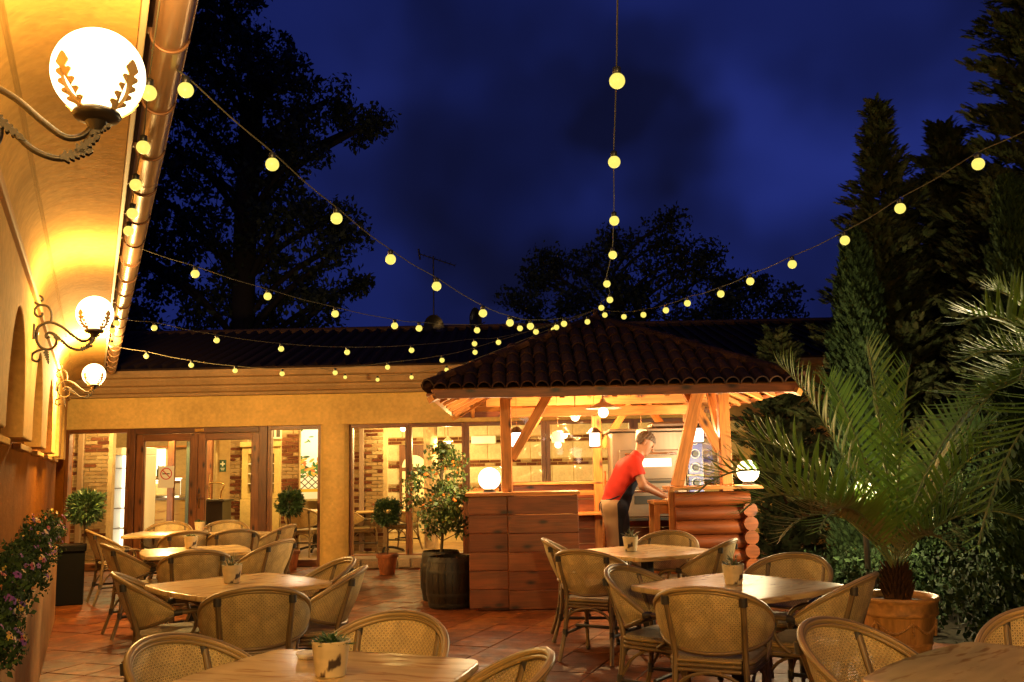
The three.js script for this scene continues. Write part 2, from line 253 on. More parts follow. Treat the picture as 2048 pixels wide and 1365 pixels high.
// ---------------------------------------------------------------- wrought iron wall lamps
function acanthus(w, h) { const s = new THREE.Shape(); s.moveTo(-0.2 * w, 0); const L = []; const n = 5; for (let k = 0; k < n; k++) { const y = h * (0.08 + 0.8 * k / n), ww = w * (0.5 - 0.32 * k / n); L.push([ww * 0.42, y], [ww * 0.95, y + h * 0.10], [ww * 0.8, y + h * 0.15]); } s.splineThru([...L.map(p => new THREE.Vector2(-p[0], p[1])), new THREE.Vector2(0, h), ...L.reverse().map(p => new THREE.Vector2(p[0], p[1])), new THREE.Vector2(0.2 * w, 0)]); s.closePath(); return new THREE.ExtrudeGeometry(s, { depth: 0.004, bevelEnabled: false }); }
function onSphere(g, R) { const p = g.attributes.position; for (let i = 0; i < p.count; i++) { const x = p.getX(i), y = p.getY(i), z = p.getZ(i), a = y / R - 1.12, b = x / R; const r = R + z; p.setXYZ(i, r * Math.sin(b) * Math.cos(a), r * Math.sin(a), r * Math.cos(b) * Math.cos(a)); } g.computeVertexNormals(); return g; }
const GLOBE_R = 0.119, leafBronze = S(0.50, 0.34, 0.14, 0.5);
const globeGeo = new THREE.SphereGeometry(GLOBE_R, 40, 28);
const fitter = lathe([[0, -0.138], [0.03, -0.136], [0.055, -0.128], [0.062, -0.118], [0.058, -0.108], [0.05, -0.104], [0.048, -0.098], [0.0, -0.098]], 28);
{
  const q = (X, Y) => [(X - 205) / 968 * 0.875, (745 - Y) / 968, 0];
  const scroll = [
    tube([[230, 890], [243, 845], [285, 818], [335, 815], [400, 842], [470, 892], [530, 926], [575, 918], [608, 885]].map(p => q(...p)), 0.0095, 40),
    tube([[318, 905], [305, 915], [292, 903], [305, 882], [340, 885], [390, 922], [450, 968], [520, 984], [575, 955], [600, 905], [608, 880]].map(p => q(...p)), 0.009, 44),
    tube([[232, 888], [236, 935], [265, 975], [312, 988], [352, 968], [364, 930], [350, 893], [318, 880]].map(p => q(...p)), 0.0085, 36),
    tube([[322, 815], [324, 770], [308, 722], [270, 704], [228, 715], [212, 748], [232, 778], [262, 772], [262, 752]].map(p => q(...p)), 0.008, 40),
    tube([[290, 708], [245, 702], [213, 690], [210, 662], [230, 645], [255, 652], [262, 672], [248, 678]].map(p => q(...p)), 0.0075, 36),
    tube([[285, 985], [240, 1000], [210, 1025], [214, 1055], [245, 1066], [262, 1048]].map(p => q(...p)), 0.008, 32),
  ];
  const leafs = [];
  for (const [x, y, a, l, w] of [[295, 990, -2.9, 0.10, 0.034], [340, 893, -2.2, 0.10, 0.036], [520, 984, -1.2, 0.085, 0.034], [560, 965, -0.8, 0.08, 0.034], [597, 912, -1.0, 0.06, 0.022]]) { const g = acanthus(w, l); g.translate(0, 0, 0.008); const g2 = acanthus(w, l); g2.translate(0, 0, -0.012); for (const k of [g, g2]) { k.rotateZ(a); k.translate(...q(x, y)); leafs.push(k); } }
  const proto = thing('wall_lamp', '', 'wall lamp', [0, 0, 0], HA, 'globe lamps along the arcaded house');
  mesh('back_plate', merge([rspan(-0.006, 0.016, -0.185, -0.085, -0.028, 0.028, 0.006), rod([0.01, -0.135, 0], [0.035, -0.15, 0], 0.012)]), M.iron, proto);
  mesh('scroll_bracket', merge(scroll), M.iron, proto);
  mesh('leaf_ornament', merge(leafs), M.iron, proto);
  const cup = mesh('globe_holder', merge([fitter.clone(), rod([0, -0.16, 0], [0, -0.135, 0], 0.018, 0.03)]), M.iron, proto); cup.position.set(0.368, 0, 0);
  const gl = mesh('lamp_globe', globeGeo, globeGlow, proto); gl.position.set(0.368, 0, 0);
  for (const a of [-2.35, 0.62, -0.85, 2.2]) { const l = mesh('globe_leaf', onSphere(acanthus(0.085, 0.15), GLOBE_R + 0.003), leafBronze, cup); l.rotation.y = a + Math.PI / 2; }
  const info = [[2.63, 'large near wall lamp with glowing globe and iron scroll arm under the eave'], [6.77, 'middle wall lamp with glowing globe on a scrolled iron bracket'], [10.98, 'farthest small wall lamp with glowing globe near the house corner'], [-1.6, 'wall lamp with glowing globe on the house wall behind the camera'], [-5.8, 'wall lamp with glowing globe farther back behind the camera']];
  info.forEach(([t, label], i) => {
    const o = i ? proto.clone() : proto; if (i) { o.name = numbered('wall_lamp'); scene.add(o); }
    o.userData = { label, category: 'wall lamp', group: 'globe lamps along the arcaded house' };
    o.position.set(...hp(-0.392, 2.55, t)); pointLight(hp(-0.024, 2.55, t), t < 0 ? 40 : t < 4 ? 5.5 : t < 8 ? 6.5 : 52, LAMP, 6);
  });
}

// ---------------------------------------------------------------- restaurant behind, with glazed front
const ZF = -14.8;
{
  const b = thing('restaurant_building', 'cream restaurant front with brown framed glass doors below a moulded cornice', 'building');
  const dz = ZF - 0.16, R = rngOf(5);
  mesh('lintel_wall', rspan(-10.3, 8, 2.19, 2.68, ZF - 0.3, ZF, 0.01), M.cream, b);
  // round-fronted pillar
  { const s = new THREE.Shape(); s.moveTo(-3.05, ZF * -1 + 0.3); s.lineTo(-3.05, -ZF - 0.02); s.quadraticCurveTo(-3.04, -ZF - 0.16, -2.83, -ZF - 0.17); s.quadraticCurveTo(-2.62, -ZF - 0.16, -2.61, -ZF - 0.02); s.lineTo(-2.61, -ZF + 0.3); s.closePath(); const g = new THREE.ExtrudeGeometry(s, { depth: 2.188, bevelEnabled: false, curveSegments: 10 }); g.rotateX(-Math.PI / 2); mesh('pillar', boxUV(toCreasedNormals(g, 0.7), 1), M.cream, b); }
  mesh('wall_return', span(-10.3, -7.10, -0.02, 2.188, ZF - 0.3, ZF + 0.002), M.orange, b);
  // cornice: stacked mouldings
  const cp = [[0, 2.684], [0.06, 2.684], [0.07, 2.73], [0.13, 2.745], [0.16, 2.80], [0.16, 2.83], [0.22, 2.85], [0.25, 2.92], [0.25, 2.95], [0.31, 2.97], [0.33, 3.03], [0.33, 3.07], [-0.3, 3.07], [-0.3, 2.684]];
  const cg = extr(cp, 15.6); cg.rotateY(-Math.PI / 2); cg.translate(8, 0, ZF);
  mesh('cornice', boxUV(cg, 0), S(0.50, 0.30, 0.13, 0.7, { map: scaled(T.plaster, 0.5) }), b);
  // roof: rows of dark clay tiles, as ribs
  const slope = Math.atan2(1.1, 3.9), rl = Math.hypot(1.1, 3.9);
  const roof = mesh('roof', boxUV(move(new THREE.BoxGeometry(15.6, 0.06, rl), 0.2, 3.62, ZF - 1.62, slope)), S(0.03, 0.016, 0.01, 0.95), b);
  const ribs = []; for (let x = -7.5; x < 8; x += 0.22) ribs.push(move(new THREE.CylinderGeometry(0.065, 0.075, rl, 7, 1, true, 0, Math.PI), x, 3.65, ZF - 1.62, slope - Math.PI / 2 + Math.PI, 0, 0));
  tag(mesh('roof_tile_rows', merge(ribs), S(0.035, 0.018, 0.011, 0.95), roof), null, null, null, 'stuff');
  mesh('ridge', tube([[-7.6, 4.2, ZF - 3.52], [8, 4.2, ZF - 3.52]], 0.09, 2, 10), S(0.07, 0.035, 0.02, 0.9), roof);
  mesh('rear_roof', boxUV(move(new THREE.BoxGeometry(15.6, 0.06, rl), 0.2, 3.62, ZF - 5.4, -slope)), S(0.075, 0.035, 0.02, 0.9), b);
  // glazing
  const Y0 = 0.0, Y1 = 2.188;
  const pane = (name, x0, x1, y0, y1, par) => mesh(name, new THREE.PlaneGeometry(x1 - x0, y1 - y0).translate((x0 + x1) / 2, (y0 + y1) / 2, dz + 0.03), M.glass, par);
  function win(x0, x1, fw = 0.05, yb = Y0) {
    const w = mesh('window', [rspan(x0, x0 + fw, yb, Y1, dz, ZF - 0.03, 0.004), rspan(x1 - fw, x1, yb, Y1, dz, ZF - 0.03, 0.004, 1), rspan(x0 + fw, x1 - fw, Y1 - 0.06, Y1, dz, ZF - 0.03, 0.004, 2), rspan(x0 + fw, x1 - fw, yb, yb + 0.10, dz, ZF - 0.03, 0.004, 3)], M.joinery, b);
    pane('pane', x0 + fw - 0.004, x1 - fw + 0.004, yb + 0.096, Y1 - 0.056, w); return w;
  }
  win(-7.10, -6.085, 0.055); win(-3.90, -3.052, 0.055);
  win(-2.608, -1.667, 0.055, 0.06); win(-1.665, -0.782, 0.045, 0.06); win(-0.780, 0.50, 0.07, 0.06); win(0.502, 1.9, 0.07, 0.06); win(1.902, 3.3, 0.07, 0.06); win(3.302, 4.7, 0.07, 0.06);
  mesh('wall_end', span(4.705, 8, -0.02, 2.188, ZF - 0.3, ZF), M.cream, b);
  // double door
  mesh('door_frame', [rspan(-6.082, -5.99, Y0, Y1, dz, ZF - 0.01, 0.006), rspan(-4.035, -3.903, Y0, Y1, dz, ZF - 0.01, 0.006, 1), rspan(-5.988, -4.037, 2.10, Y1, dz, ZF - 0.01, 0.006, 2)], M.joineryDark, b);
  function leaf(x0, x1, hinge) {
    const d = mesh('door', [rspan(x0, x0 + 0.115, 0.012, 2.095, dz, ZF - 0.045, 0.008), rspan(x1 - 0.115, x1, 0.012, 2.095, dz, ZF - 0.045, 0.008, 1), rspan(x0 + 0.115, x1 - 0.115, 1.985, 2.095, dz, ZF - 0.045, 0.008, 2), rspan(x0 + 0.115, x1 - 0.115, 0.012, 0.19, dz, ZF - 0.045, 0.008, 3)], M.joinery, b);
    pane('pane', x0 + 0.11, x1 - 0.11, 0.185, 1.99, d);
    mesh('glazing_bead', [span(x0 + 0.113, x0 + 0.127, 0.19, 1.985, ZF - 0.09, ZF - 0.058), span(x1 - 0.127, x1 - 0.113, 0.19, 1.985, ZF - 0.09, ZF - 0.058)], M.joineryDark, d);
    return d;
  }
  const dl = leaf(-5.986, -5.014), dr = leaf(-5.010, -4.039);
  const hd = mesh('handle', [rspan(-4.985, -4.95, 0.92, 1.15, ZF - 0.046, ZF - 0.036, 0.004), rod([-4.967, 1.08, ZF - 0.04], [-4.967, 1.08, ZF + 0.01], 0.009), rod([-4.967, 1.08, ZF + 0.008], [-4.86, 1.08, ZF + 0.008], 0.009)], M.chrome, dr);
  mesh('door_closer', rspan(-5.05, -4.9, 2.115, 2.17, ZF - 0.012, ZF + 0.02, 0.006), M.brass, b);
  { // no smoking notice on the door glass
    const c = document.createElement('canvas'); c.width = 256; c.height = 352; const x = c.getContext('2d'); x.fillStyle = '#e9e2d2'; x.fillRect(0, 0, 256, 352);
    x.fillStyle = '#1c1a18'; x.fillRect(66, 116, 112, 16); x.fillRect(184, 116, 8, 16); x.strokeStyle = '#1c1a18'; x.lineWidth = 4; x.beginPath(); x.moveTo(70, 108); x.bezierCurveTo(60, 96, 84, 92, 74, 78); x.stroke();
    x.strokeStyle = '#c0281c'; x.lineWidth = 15; x.beginPath(); x.arc(128, 124, 88, 0, 7); x.stroke(); x.beginPath(); x.moveTo(66, 62); x.lineTo(190, 186); x.stroke();
    const t = new THREE.CanvasTexture(c); t.colorSpace = THREE.SRGBColorSpace;
    mesh('no_smoking_notice', new THREE.PlaneGeometry(0.25, 0.34).translate(-5.53, 1.42, dz + 0.036), S(1, 1, 1, 0.8, { map: t }), dl);
  }
  // stone plinth under the right hand windows
  mesh('plinth_mortar', span(-2.60, 4.7, -0.02, 0.145, ZF + 0.01, ZF + 0.52), S(0.40, 0.30, 0.20, 0.9, { map: scaled(T.plaster, 0.8) }), b);
  const stoneM = [[0.50, 0.36, 0.22], [0.44, 0.30, 0.18], [0.56, 0.43, 0.28]].map(c => S(...c, 0.85, { map: scaled(T.plaster, 1.3), bumpMap: scaled(T.plasterB, 2), bumpScale: 0.01 }));
  for (let x = -2.58; x < 1.0;) { const w = 0.16 + R() * 0.16, y = 0.10 + R() * 0.035, g = new RoundedBoxGeometry(w - 0.02, y, 0.06, 3, 0.018), p = g.attributes.position; for (let i = 0; i < p.count; i++) p.setXYZ(i, p.getX(i) + 0.012 * Math.sin(p.getY(i) * 60 + x * 9), p.getY(i) + 0.008 * Math.sin(p.getX(i) * 50 + x), p.getZ(i)); g.computeVertexNormals(); at(mesh('stone', boxUV(g), stoneM[Math.floor(R() * 3)], b), x + w / 2, y / 2 + 0.006, ZF + 0.525); x += w; }

  // ---- the room behind the glass
  const room = thing('dining_room'); room.userData.kind = 'structure';
  mesh('room_floor', boxUV(new THREE.PlaneGeometry(17.9, 6.4).rotateX(-Math.PI / 2).translate(-1.05, 0.003, ZF - 3.4)), S(0.52, 0.36, 0.19, 0.35, { map: scaled(T.terra, 0.8) }), room);
  mesh('room_ceiling', span(-10, 8, 2.72, 2.80, ZF - 6.4, ZF - 0.31), M.ceiling, room);
  mesh('room_back_wall', span(-10, 8, -0.02, 2.72, ZF - 6.5, ZF - 6.2), M.room, room);
  mesh('room_side_wall', span(-10.3, -10.0, -0.02, 2.72, ZF - 6.4, ZF - 0.002), M.room, room);
  mesh('room_side_wall', span(7.7, 8, -0.02, 2.72, ZF - 6.19, ZF - 0.31), M.room, room);
  const bm = [[0.64, 0.49, 0.28], [0.72, 0.57, 0.34], [0.56, 0.41, 0.23], [0.24, 0.085, 0.045], [0.18, 0.06, 0.035], [0.32, 0.13, 0.07]].map(c => S(...c, 0.9, { map: T.brick }));
  const bg = [0.21, 0.10].map(l => boxUV(new THREE.BoxGeometry(l - 0.014, 0.052, 0.03)));
  function brickwork(par, x0, x1, y0, y1, z, red = 0.32, back = true) {
    if (back) mesh('mortar', span(x0, x1, y0, y1, z - 0.12, z), S(0.60, 0.47, 0.28, 0.95, { map: scaled(T.plaster, 1) }), par);
    let row = 0; for (let y = y0 + 0.033; y < y1 - 0.02; y += 0.066, row++) { let x = x0 + 0.004; let first = row & 1; let k = 0; while (x < x1 - 0.07) { let l = first ? 0.10 : 0.21; if (x + l > x1) { l = 0.10; if (x + l > x1 + 0.01) break; } const m = mesh('brick', bg[l > 0.15 ? 0 : 1], bm[R() < red ? 3 + Math.floor(R() * 3) : Math.floor(R() * 3)], par); m.position.set(x + l / 2, y, z + 0.004 + R() * 0.006); x += l; first = 0; } }
  }
  const b1 = grp('brick_wall', room); brickwork(b1, -8.35, -7.02, 0.02, 2.7, ZF - 1.6, 0.27);
  mesh('drain_pipe', rspan(-7.60, -7.49, 0.02, 2.7, ZF - 1.55, ZF - 1.50, 0.02), S(0.22, 0.14, 0.08, 0.6), b1);
  const b2 = grp('brick_pier', room); brickwork(b2, -5.27, -4.96, 0.02, 2.7, ZF - 2.6, 0.3);
  const b3 = grp('brick_pier', room); brickwork(b3, -4.17, -3.85, 0.02, 2.7, ZF - 2.0, 0.62);
  const b4 = grp('brick_wall', room); brickwork(b4, -3.0, -2.30, 0.02, 2.7, ZF - 2.2, 0.33);
  mesh('drain_pipe', rspan(-2.80, -2.71, 0.02, 2.7, ZF - 2.16, ZF - 2.10, 0.02), S(0.20, 0.13, 0.09, 0.6), b4);
  // cream block wall with two-course brick bands, further back
  const b5 = mesh('banded_wall', span(-3.2, 5.6, 0.0, 2.7, ZF - 4.4, ZF - 4.2), M.room, room);
  for (const y of [0.55, 1.02, 1.49, 1.96, 2.43]) brickwork(b5, -2.7, 4.6, y, y + 0.132, ZF - 4.185, 0.8, false);
  const blockG = boxUV(new RoundedBoxGeometry(0.42, 0.32, 0.02, 1, 0.005)); const blockM = [[0.80, 0.68, 0.46], [0.76, 0.63, 0.42]].map(c => S(...c, 0.9, { map: scaled(T.plaster, 0.7) }));
  for (let r = 0; r < 5; r++) for (let k = 0; k < 17; k++) at(mesh('block', blockG, blockM[(k * 7 + r * 3) % 2], b5), -2.48 + k * 0.432, 0.852 + (r - 1) * 0.47, ZF - 4.192);
  // plastered column and arched mirror niche
  mesh('column', boxUV(new THREE.CylinderGeometry(0.13, 0.13, 2.7, 20).translate(-1.58, 1.36, ZF - 2.9)), S(0.74, 0.58, 0.38, 0.8, { map: scaled(T.brick, 2) }), room);
  const mir = mesh('arched_niche', rspan(-2.32, -1.72, 0.6, 1.95, ZF - 4.17, ZF - 4.12, 0.01), M.joineryDark, room);
  mesh('niche_panel', rspan(-2.26, -1.78, 0.68, 1.42, ZF - 4.118, ZF - 4.10, 0.01), S(0.80, 0.66, 0.42, 0.4), mir);
  const ar = new THREE.Shape(); ar.absarc(-2.02, 1.5, 0.24, 0, Math.PI, false); ar.closePath(); mesh('niche_arch', new THREE.ExtrudeGeometry(ar, { depth: 0.02, bevelEnabled: false }).translate(0, 0, ZF - 4.115), S(0.84, 0.76, 0.55, 0.4), mir);
  mesh('air_conditioner', rspan(-0.86, -0.36, 1.93, 2.10, ZF - 4.165, ZF - 3.98, 0.03), M.white, room);
}
// ---------------------------------------------------------------- furniture and fittings inside the restaurant
{
  const R = rngOf(77);
  // lamps in the room
  const warm = [1.0, 0.67, 0.22], shade = lathe([[0.0, 0.10], [0.02, 0.10], [0.03, 0.06], [0.10, 0.0], [0.104, 0.0], [0.034, 0.066], [0.0, 0.066]], 24);
  const bulb = new THREE.SphereGeometry(0.05, 16, 12), roomGlow = glow(1, 0.80, 0.45, 6);
  const spots = [[-6.9, 2.45, -15.7, 5, 'pendant bulb in front of the brick wall behind the leftmost window'], [-6.6, 2.50, -17.9, 8, 'pendant bulb above the glass display counter behind the doors'], [-4.4, 2.5, -16.1, 5, 'pendant bulb behind the right door leaf'], [-3.3, 2.5, -18.2, 6, 'pendant bulb beside the painted mural indoors'], [-1.94, 2.17, -16.4, 5, 'bright pendant bulb behind the second window right of the pillar'], [-1.24, 1.94, -17.6, 5, 'pendant bulb in front of the banded wall behind the orange tree'], [0.9, 2.0, -16.6, 5, 'pendant bulb indoors seen through the kiosk'], [2.6, 2.0, -16.8, 5, 'pendant bulb indoors far right behind the kiosk']];
  for (const [x, y, z, cd, label] of spots) {
    const o = thing('pendant_lamp', label, 'pendant lamp', [x, y, z], 0, 'pendant lamps in the restaurant');
    mesh('bulb', bulb, roomGlow, o); mesh('lamp_shade', shade.clone().translate(0, 0.03, 0), S(0.75, 0.68, 0.5, 0.5), o); mesh('cord', rod([0, 0.12, 0], [0, 2.715 - y, 0], 0.005), M.black, o);
    pointLight([x, y - 0.005, z], cd * 1.8, warm, 2.5);
  }
  // lit wall lamp panels by the brick wall
  const strip = thing('strip_light', 'tall yellow strip light beside the leftmost window', 'strip light', [-7.80, 0.95, -16.34]);
  mesh('light_tube', rspan(-0.05, 0.05, 0.35, 1.6, -0.01, 0.03, 0.01), glow(1, 0.78, 0.22, 1.2), strip); mesh('housing', rspan(-0.065, 0.065, 0.30, 1.65, -0.04, -0.012, 0.01), M.brass, strip);
  const lb = thing('fridge', 'bright glass door drinks fridge at the edge of the brick wall', 'fridge', [-7.0, 0, -17.2]);
  mesh('case', [rspan(-0.33, 0.33, 0, 0.18, -0.3, 0.3, 0.01), rspan(-0.33, 0.33, 1.82, 1.95, -0.3, 0.3, 0.01), rspan(-0.33, -0.29, 0.18, 1.82, -0.3, 0.3, 0.01), rspan(0.29, 0.33, 0.18, 1.82, -0.3, 0.3, 0.01)], M.white, lb);
  mesh('light_panel', span(-0.29, 0.29, 0.18, 1.82, -0.3, -0.27), glow(1, 0.90, 0.62, 2.2), lb);
  for (let k = 0; k < 4; k++) { mesh('shelf', span(-0.288, 0.288, 0.5 + k * 0.36, 0.51 + k * 0.36, -0.26, 0.2), M.steel, lb); }
  const bottleG = lathe([[0, 0], [0.034, 0], [0.036, 0.01], [0.036, 0.15], [0.014, 0.20], [0.013, 0.25], [0, 0.25]], 14);
  const bottleM = [S(0.05, 0.09, 0.03, 0.12), S(0.30, 0.10, 0.02, 0.12), S(0.55, 0.35, 0.10, 0.15)];
  // back shelf with light box, behind the left door leaf
  const bs = thing('back_bar_shelf', 'backlit shelf with bottles on the far wall behind the left door', 'shelf', [-8.0, 0, -20.6]);
  mesh('light_panel', rspan(-0.2, 0.22, 1.42, 2.02, -0.35, -0.30, 0.01), glow(1, 0.82, 0.46, 2.4), bs); mesh('light_panel', rspan(-0.18, 0.20, 1.12, 1.30, -0.35, -0.30, 0.01), glow(1, 0.82, 0.46, 2.0), bs);
  mesh('shelf_board', [rspan(-0.5, 0.9, 1.36, 1.40, -0.38, -0.12, 0.005), rspan(-0.5, 0.9, 1.05, 1.09, -0.38, -0.12, 0.005), rspan(-0.5, 0.9, 2.04, 2.08, -0.38, -0.12, 0.005)], M.pine, bs);
  for (let k = 0; k < 7; k++) { const o = mesh('bottle', bottleG, bottleM[k % 3]); o.position.set(-8.2 + 0.1 * k, 1.402, -20.85); tag(o, 'small bottle standing on the backlit far shelf', 'bottle', 'bottles on the backlit shelf'); }
  // counter with display case
  const ct = thing('service_counter', 'long yellow clad service counter with steel top behind the doors', 'counter', [-7.2, 0, -18.6]);
  mesh('front', [rspan(-1.1, 0.95, 0.01, 0.95, -0.02, 0.02, 0.005)], S(0.66, 0.50, 0.22, 0.6, { map: scaled(T.top, 0.6) }), ct); mesh('worktop', rspan(-1.1, 0.98, 0.955, 0.99, -0.62, 0.04, 0.006), M.steel, ct);
  const dc = thing('display_case', 'curved glass display case with lit shelf on the service counter', 'display case', [-6.97, 0.992, -18.75]);
  mesh('base_tray', rspan(-0.36, 0.36, 0, 0.05, -0.25, 0.16, 0.01), M.chrome, dc); mesh('top_rail', rspan(-0.36, 0.36, 0.36, 0.40, -0.25, 0.02, 0.01), M.chrome, dc);
  mesh('side_glass', [rspan(-0.36, -0.345, 0.05, 0.36, -0.25, 0.1, 0.005), rspan(0.345, 0.36, 0.05, 0.36, -0.25, 0.1, 0.005)], M.chrome, dc); mesh('shelf_insert', rspan(-0.33, 0.33, 0.05, 0.28, -0.2, 0.02, 0.03), S(0.60, 0.46, 0.24, 0.5), dc);
  mesh('display_light', rspan(-0.3, 0.3, 0.335, 0.355, -0.2, -0.16, 0.004), glow(1, 0.9, 0.6, 3), dc);
  // inner timber door standing open, first aid sign, bar font
  const idr = thing('inner_door', 'brown timber inner door behind the left glass door leaf', 'door', [-6.6, 0, -18.25]); mesh('door_post', [rspan(-0.12, 0, 0.01, 2.1, -0.05, 0.05, 0.01), rspan(0.62, 0.74, 0.01, 2.1, -0.05, 0.05, 0.01), rspan(-0.12, 0.74, 2.1, 2.24, -0.05, 0.05, 0.01)], M.joinery, idr); mesh('door_panel', rspan(0.2, 0.61, 0.02, 2.09, -0.09, -0.052, 0.01), S(0.055, 0.075, 0.05, 0.3), idr);
  {
    const c = document.createElement('canvas'); c.width = 128; c.height = 224; const x = c.getContext('2d'); x.fillStyle = '#0f4d3c'; x.fillRect(0, 0, 128, 224); x.fillStyle = '#e8efe4'; x.fillRect(50, 26, 28, 96); x.fillRect(16, 60, 96, 28); x.fillRect(18, 152, 92, 9); x.fillRect(26, 170, 76, 9); x.fillRect(34, 188, 60, 9);
    const t = new THREE.CanvasTexture(c); t.colorSpace = THREE.SRGBColorSpace;
    const wall = thing('partition_wall', 'beige partition wall behind the right glass door leaf', 'partition'); mesh('wall_panel', rspan(-5.86, -5.42, 0.01, 2.7, ZF - 3.7, ZF - 3.6, 0.005), M.room, wall);
    const sg = thing('first_aid_sign', 'green first aid sign with white cross on the partition wall', 'sign', [-5.71, 1.60, ZF - 3.585]); mesh('sign_plate', rspan(-0.065, 0.065, -0.115, 0.115, -0.008, 0, 0.003), S(0.03, 0.12, 0.09, 0.5), sg); mesh('sign_print', new THREE.PlaneGeometry(0.124, 0.222).translate(0, 0, 0.003), S(1, 1, 1, 0.6, { map: t }), sg);
  }
  const br = thing('bar_unit', 'black bar unit indoors behind the right glass door', 'bar', [-5.25, 0, -16.5]); mesh('cabinet', rspan(-0.24, 0.2, 0.01, 0.97, -0.3, 0.2, 0.01), M.black, br); mesh('worktop', rspan(-0.28, 0.24, 0.972, 1.005, -0.33, 0.24, 0.008), M.ironDark, br);
  const ft = thing('beer_font', 'curved brass beer tap on the black bar unit', 'beer tap', [-5.20, 1.006, -16.5]); mesh('column', [tube([[-0.15, 0, 0], [-0.15, 0.2, 0], [-0.15, 0.27, 0], [-0.11, 0.29, 0], [0, 0.29, 0], [0.07, 0.28, 0], [0.10, 0.23, 0], [0.06, 0.12, 0], [0.05, 0, 0]], 0.013, 40), rod([-0.15, 0.28, 0], [-0.15, 0.44, 0], 0.012)], M.brass, ft); mesh('base', [lathe([[0, 0], [0.04, 0], [0.03, 0.02], [0, 0.02]]).translate(-0.15, 0, 0), lathe([[0, 0], [0.04, 0], [0.03, 0.02], [0, 0.02]]).translate(0.05, 0, 0)], M.brass, ft);
  // tall dresser
  const dr = thing('dresser', 'tall pale yellow dresser with glazed upper doors behind the window', 'cabinet', [-4.64, 0, -17.4]); const yel = S(0.72, 0.56, 0.22, 0.55, { map: scaled(T.plaster, 0.8) });
  mesh('base_cupboard', rspan(-0.36, 0.36, 0.1, 0.98, -0.25, 0.25, 0.01), yel, dr); mesh('cornice', rspan(-0.38, 0.38, 1.92, 2.02, -0.2, 0.27, 0.02), yel, dr); mesh('upper_case', [rspan(-0.35, -0.24, 0.985, 1.915, -0.2, 0.2, 0.006), rspan(0.24, 0.35, 0.985, 1.915, -0.2, 0.2, 0.006), rspan(-0.239, 0.239, 1.80, 1.915, -0.2, 0.2, 0.006), rspan(-0.239, 0.239, 0.985, 1.08, -0.2, 0.2, 0.006)], yel, dr); mesh('back_panel', span(-0.24, 0.24, 1.08, 1.80, -0.2, -0.18), S(0.20, 0.16, 0.09, 0.6), dr);
  for (let k = 0; k < 3; k++) mesh('shelf', rspan(-0.239, 0.239, 1.25 + k * 0.18, 1.265 + k * 0.18, -0.17, 0.19, 0.003), M.white, dr);
  for (let k = 0; k < 4; k++) mesh('foot', rspan(k % 2 ? 0.25 : -0.33, k % 2 ? 0.33 : -0.25, 0.005, 0.1, k < 2 ? 0.15 : -0.23, k < 2 ? 0.23 : -0.15, 0.01), yel, dr);
  // painted mural with trellis and birds
  {
    const c = document.createElement('canvas'); c.width = 256; c.height = 640; const x = c.getContext('2d'); x.fillStyle = '#f3f1e6'; x.fillRect(0, 0, 256, 640); x.strokeStyle = '#3d4233'; x.lineWidth = 6;
    for (let k = -4; k < 12; k++) { x.beginPath(); x.moveTo(k * 44, 560); x.lineTo(k * 44 + 130, 400); x.stroke(); x.beginPath(); x.moveTo(k * 44, 400); x.lineTo(k * 44 + 130, 560); x.stroke(); }
    x.fillStyle = '#d6b13c'; x.fillRect(0, 560, 256, 26); const rr = rngOf(4);
    for (let k = 0; k < 70; k++) { const px = rr() * 256, py = 300 + rr() * 160; x.save(); x.translate(px, py); x.rotate(rr() * 6.3); x.fillStyle = ['#3f6b3a', '#54803f', '#2b4d33', '#c9a64a', '#c4713c'][Math.floor(rr() * 5)]; x.beginPath(); x.ellipse(0, 0, 22, 9, 0, 0, 7); x.fill(); x.restore(); }
    for (let k = 0; k < 22; k++) { x.fillStyle = ['#3f6b3a', '#54803f'][k % 2]; x.beginPath(); x.ellipse(rr() * 256, rr() * 200, 16, 6, rr() * 3, 0, 7); x.fill(); }
    const t = new THREE.CanvasTexture(c); t.colorSpace = THREE.SRGBColorSpace;
    const mu = thing('mural', 'white painted mural with trellis and leaves behind the window', 'mural', [-4.48, 0, -20.4]); mesh('mural_panel', new THREE.PlaneGeometry(0.9, 1.7).translate(0, 1.72, 0.01), S(1, 1, 1, 0.8, { map: t }), mu); mesh('mural_frame', [rspan(-0.5, -0.45, 0.85, 2.6, -0.02, 0.02, 0.005), rspan(0.45, 0.5, 0.85, 2.6, -0.02, 0.02, 0.005), rspan(-0.45, 0.45, 0.82, 0.87, -0.02, 0.02, 0.005)], yel, mu);
    pointLight([-4.3, 2.5, -19.6], 6, [1, 0.86, 0.6], 3); const sp = thing('spotlight', 'small ceiling spotlight above the painted mural', 'spotlight', [-4.3, 2.5, -19.6]); mesh('bulb', new THREE.SphereGeometry(0.04, 12, 10), roomGlow, sp); mesh('housing', lathe([[0.05, -0.02], [0.055, 0.2], [0, 0.2]], 16), M.white, sp);
  }
  const bp = thing('wine_poster', 'small black and white picture of bottles above the dresser', 'picture', [-4.48, 2.06, -17.58]); mesh('picture_frame', rspan(-0.13, 0.13, 0.02, 0.5, -0.01, 0.01, 0.004), M.white, bp); mesh('print', [rspan(-0.09, -0.02, 0.05, 0.40, 0.011, 0.016, 0.001), rspan(0.02, 0.09, 0.05, 0.40, 0.011, 0.016, 0.001)], M.black, bp);
}

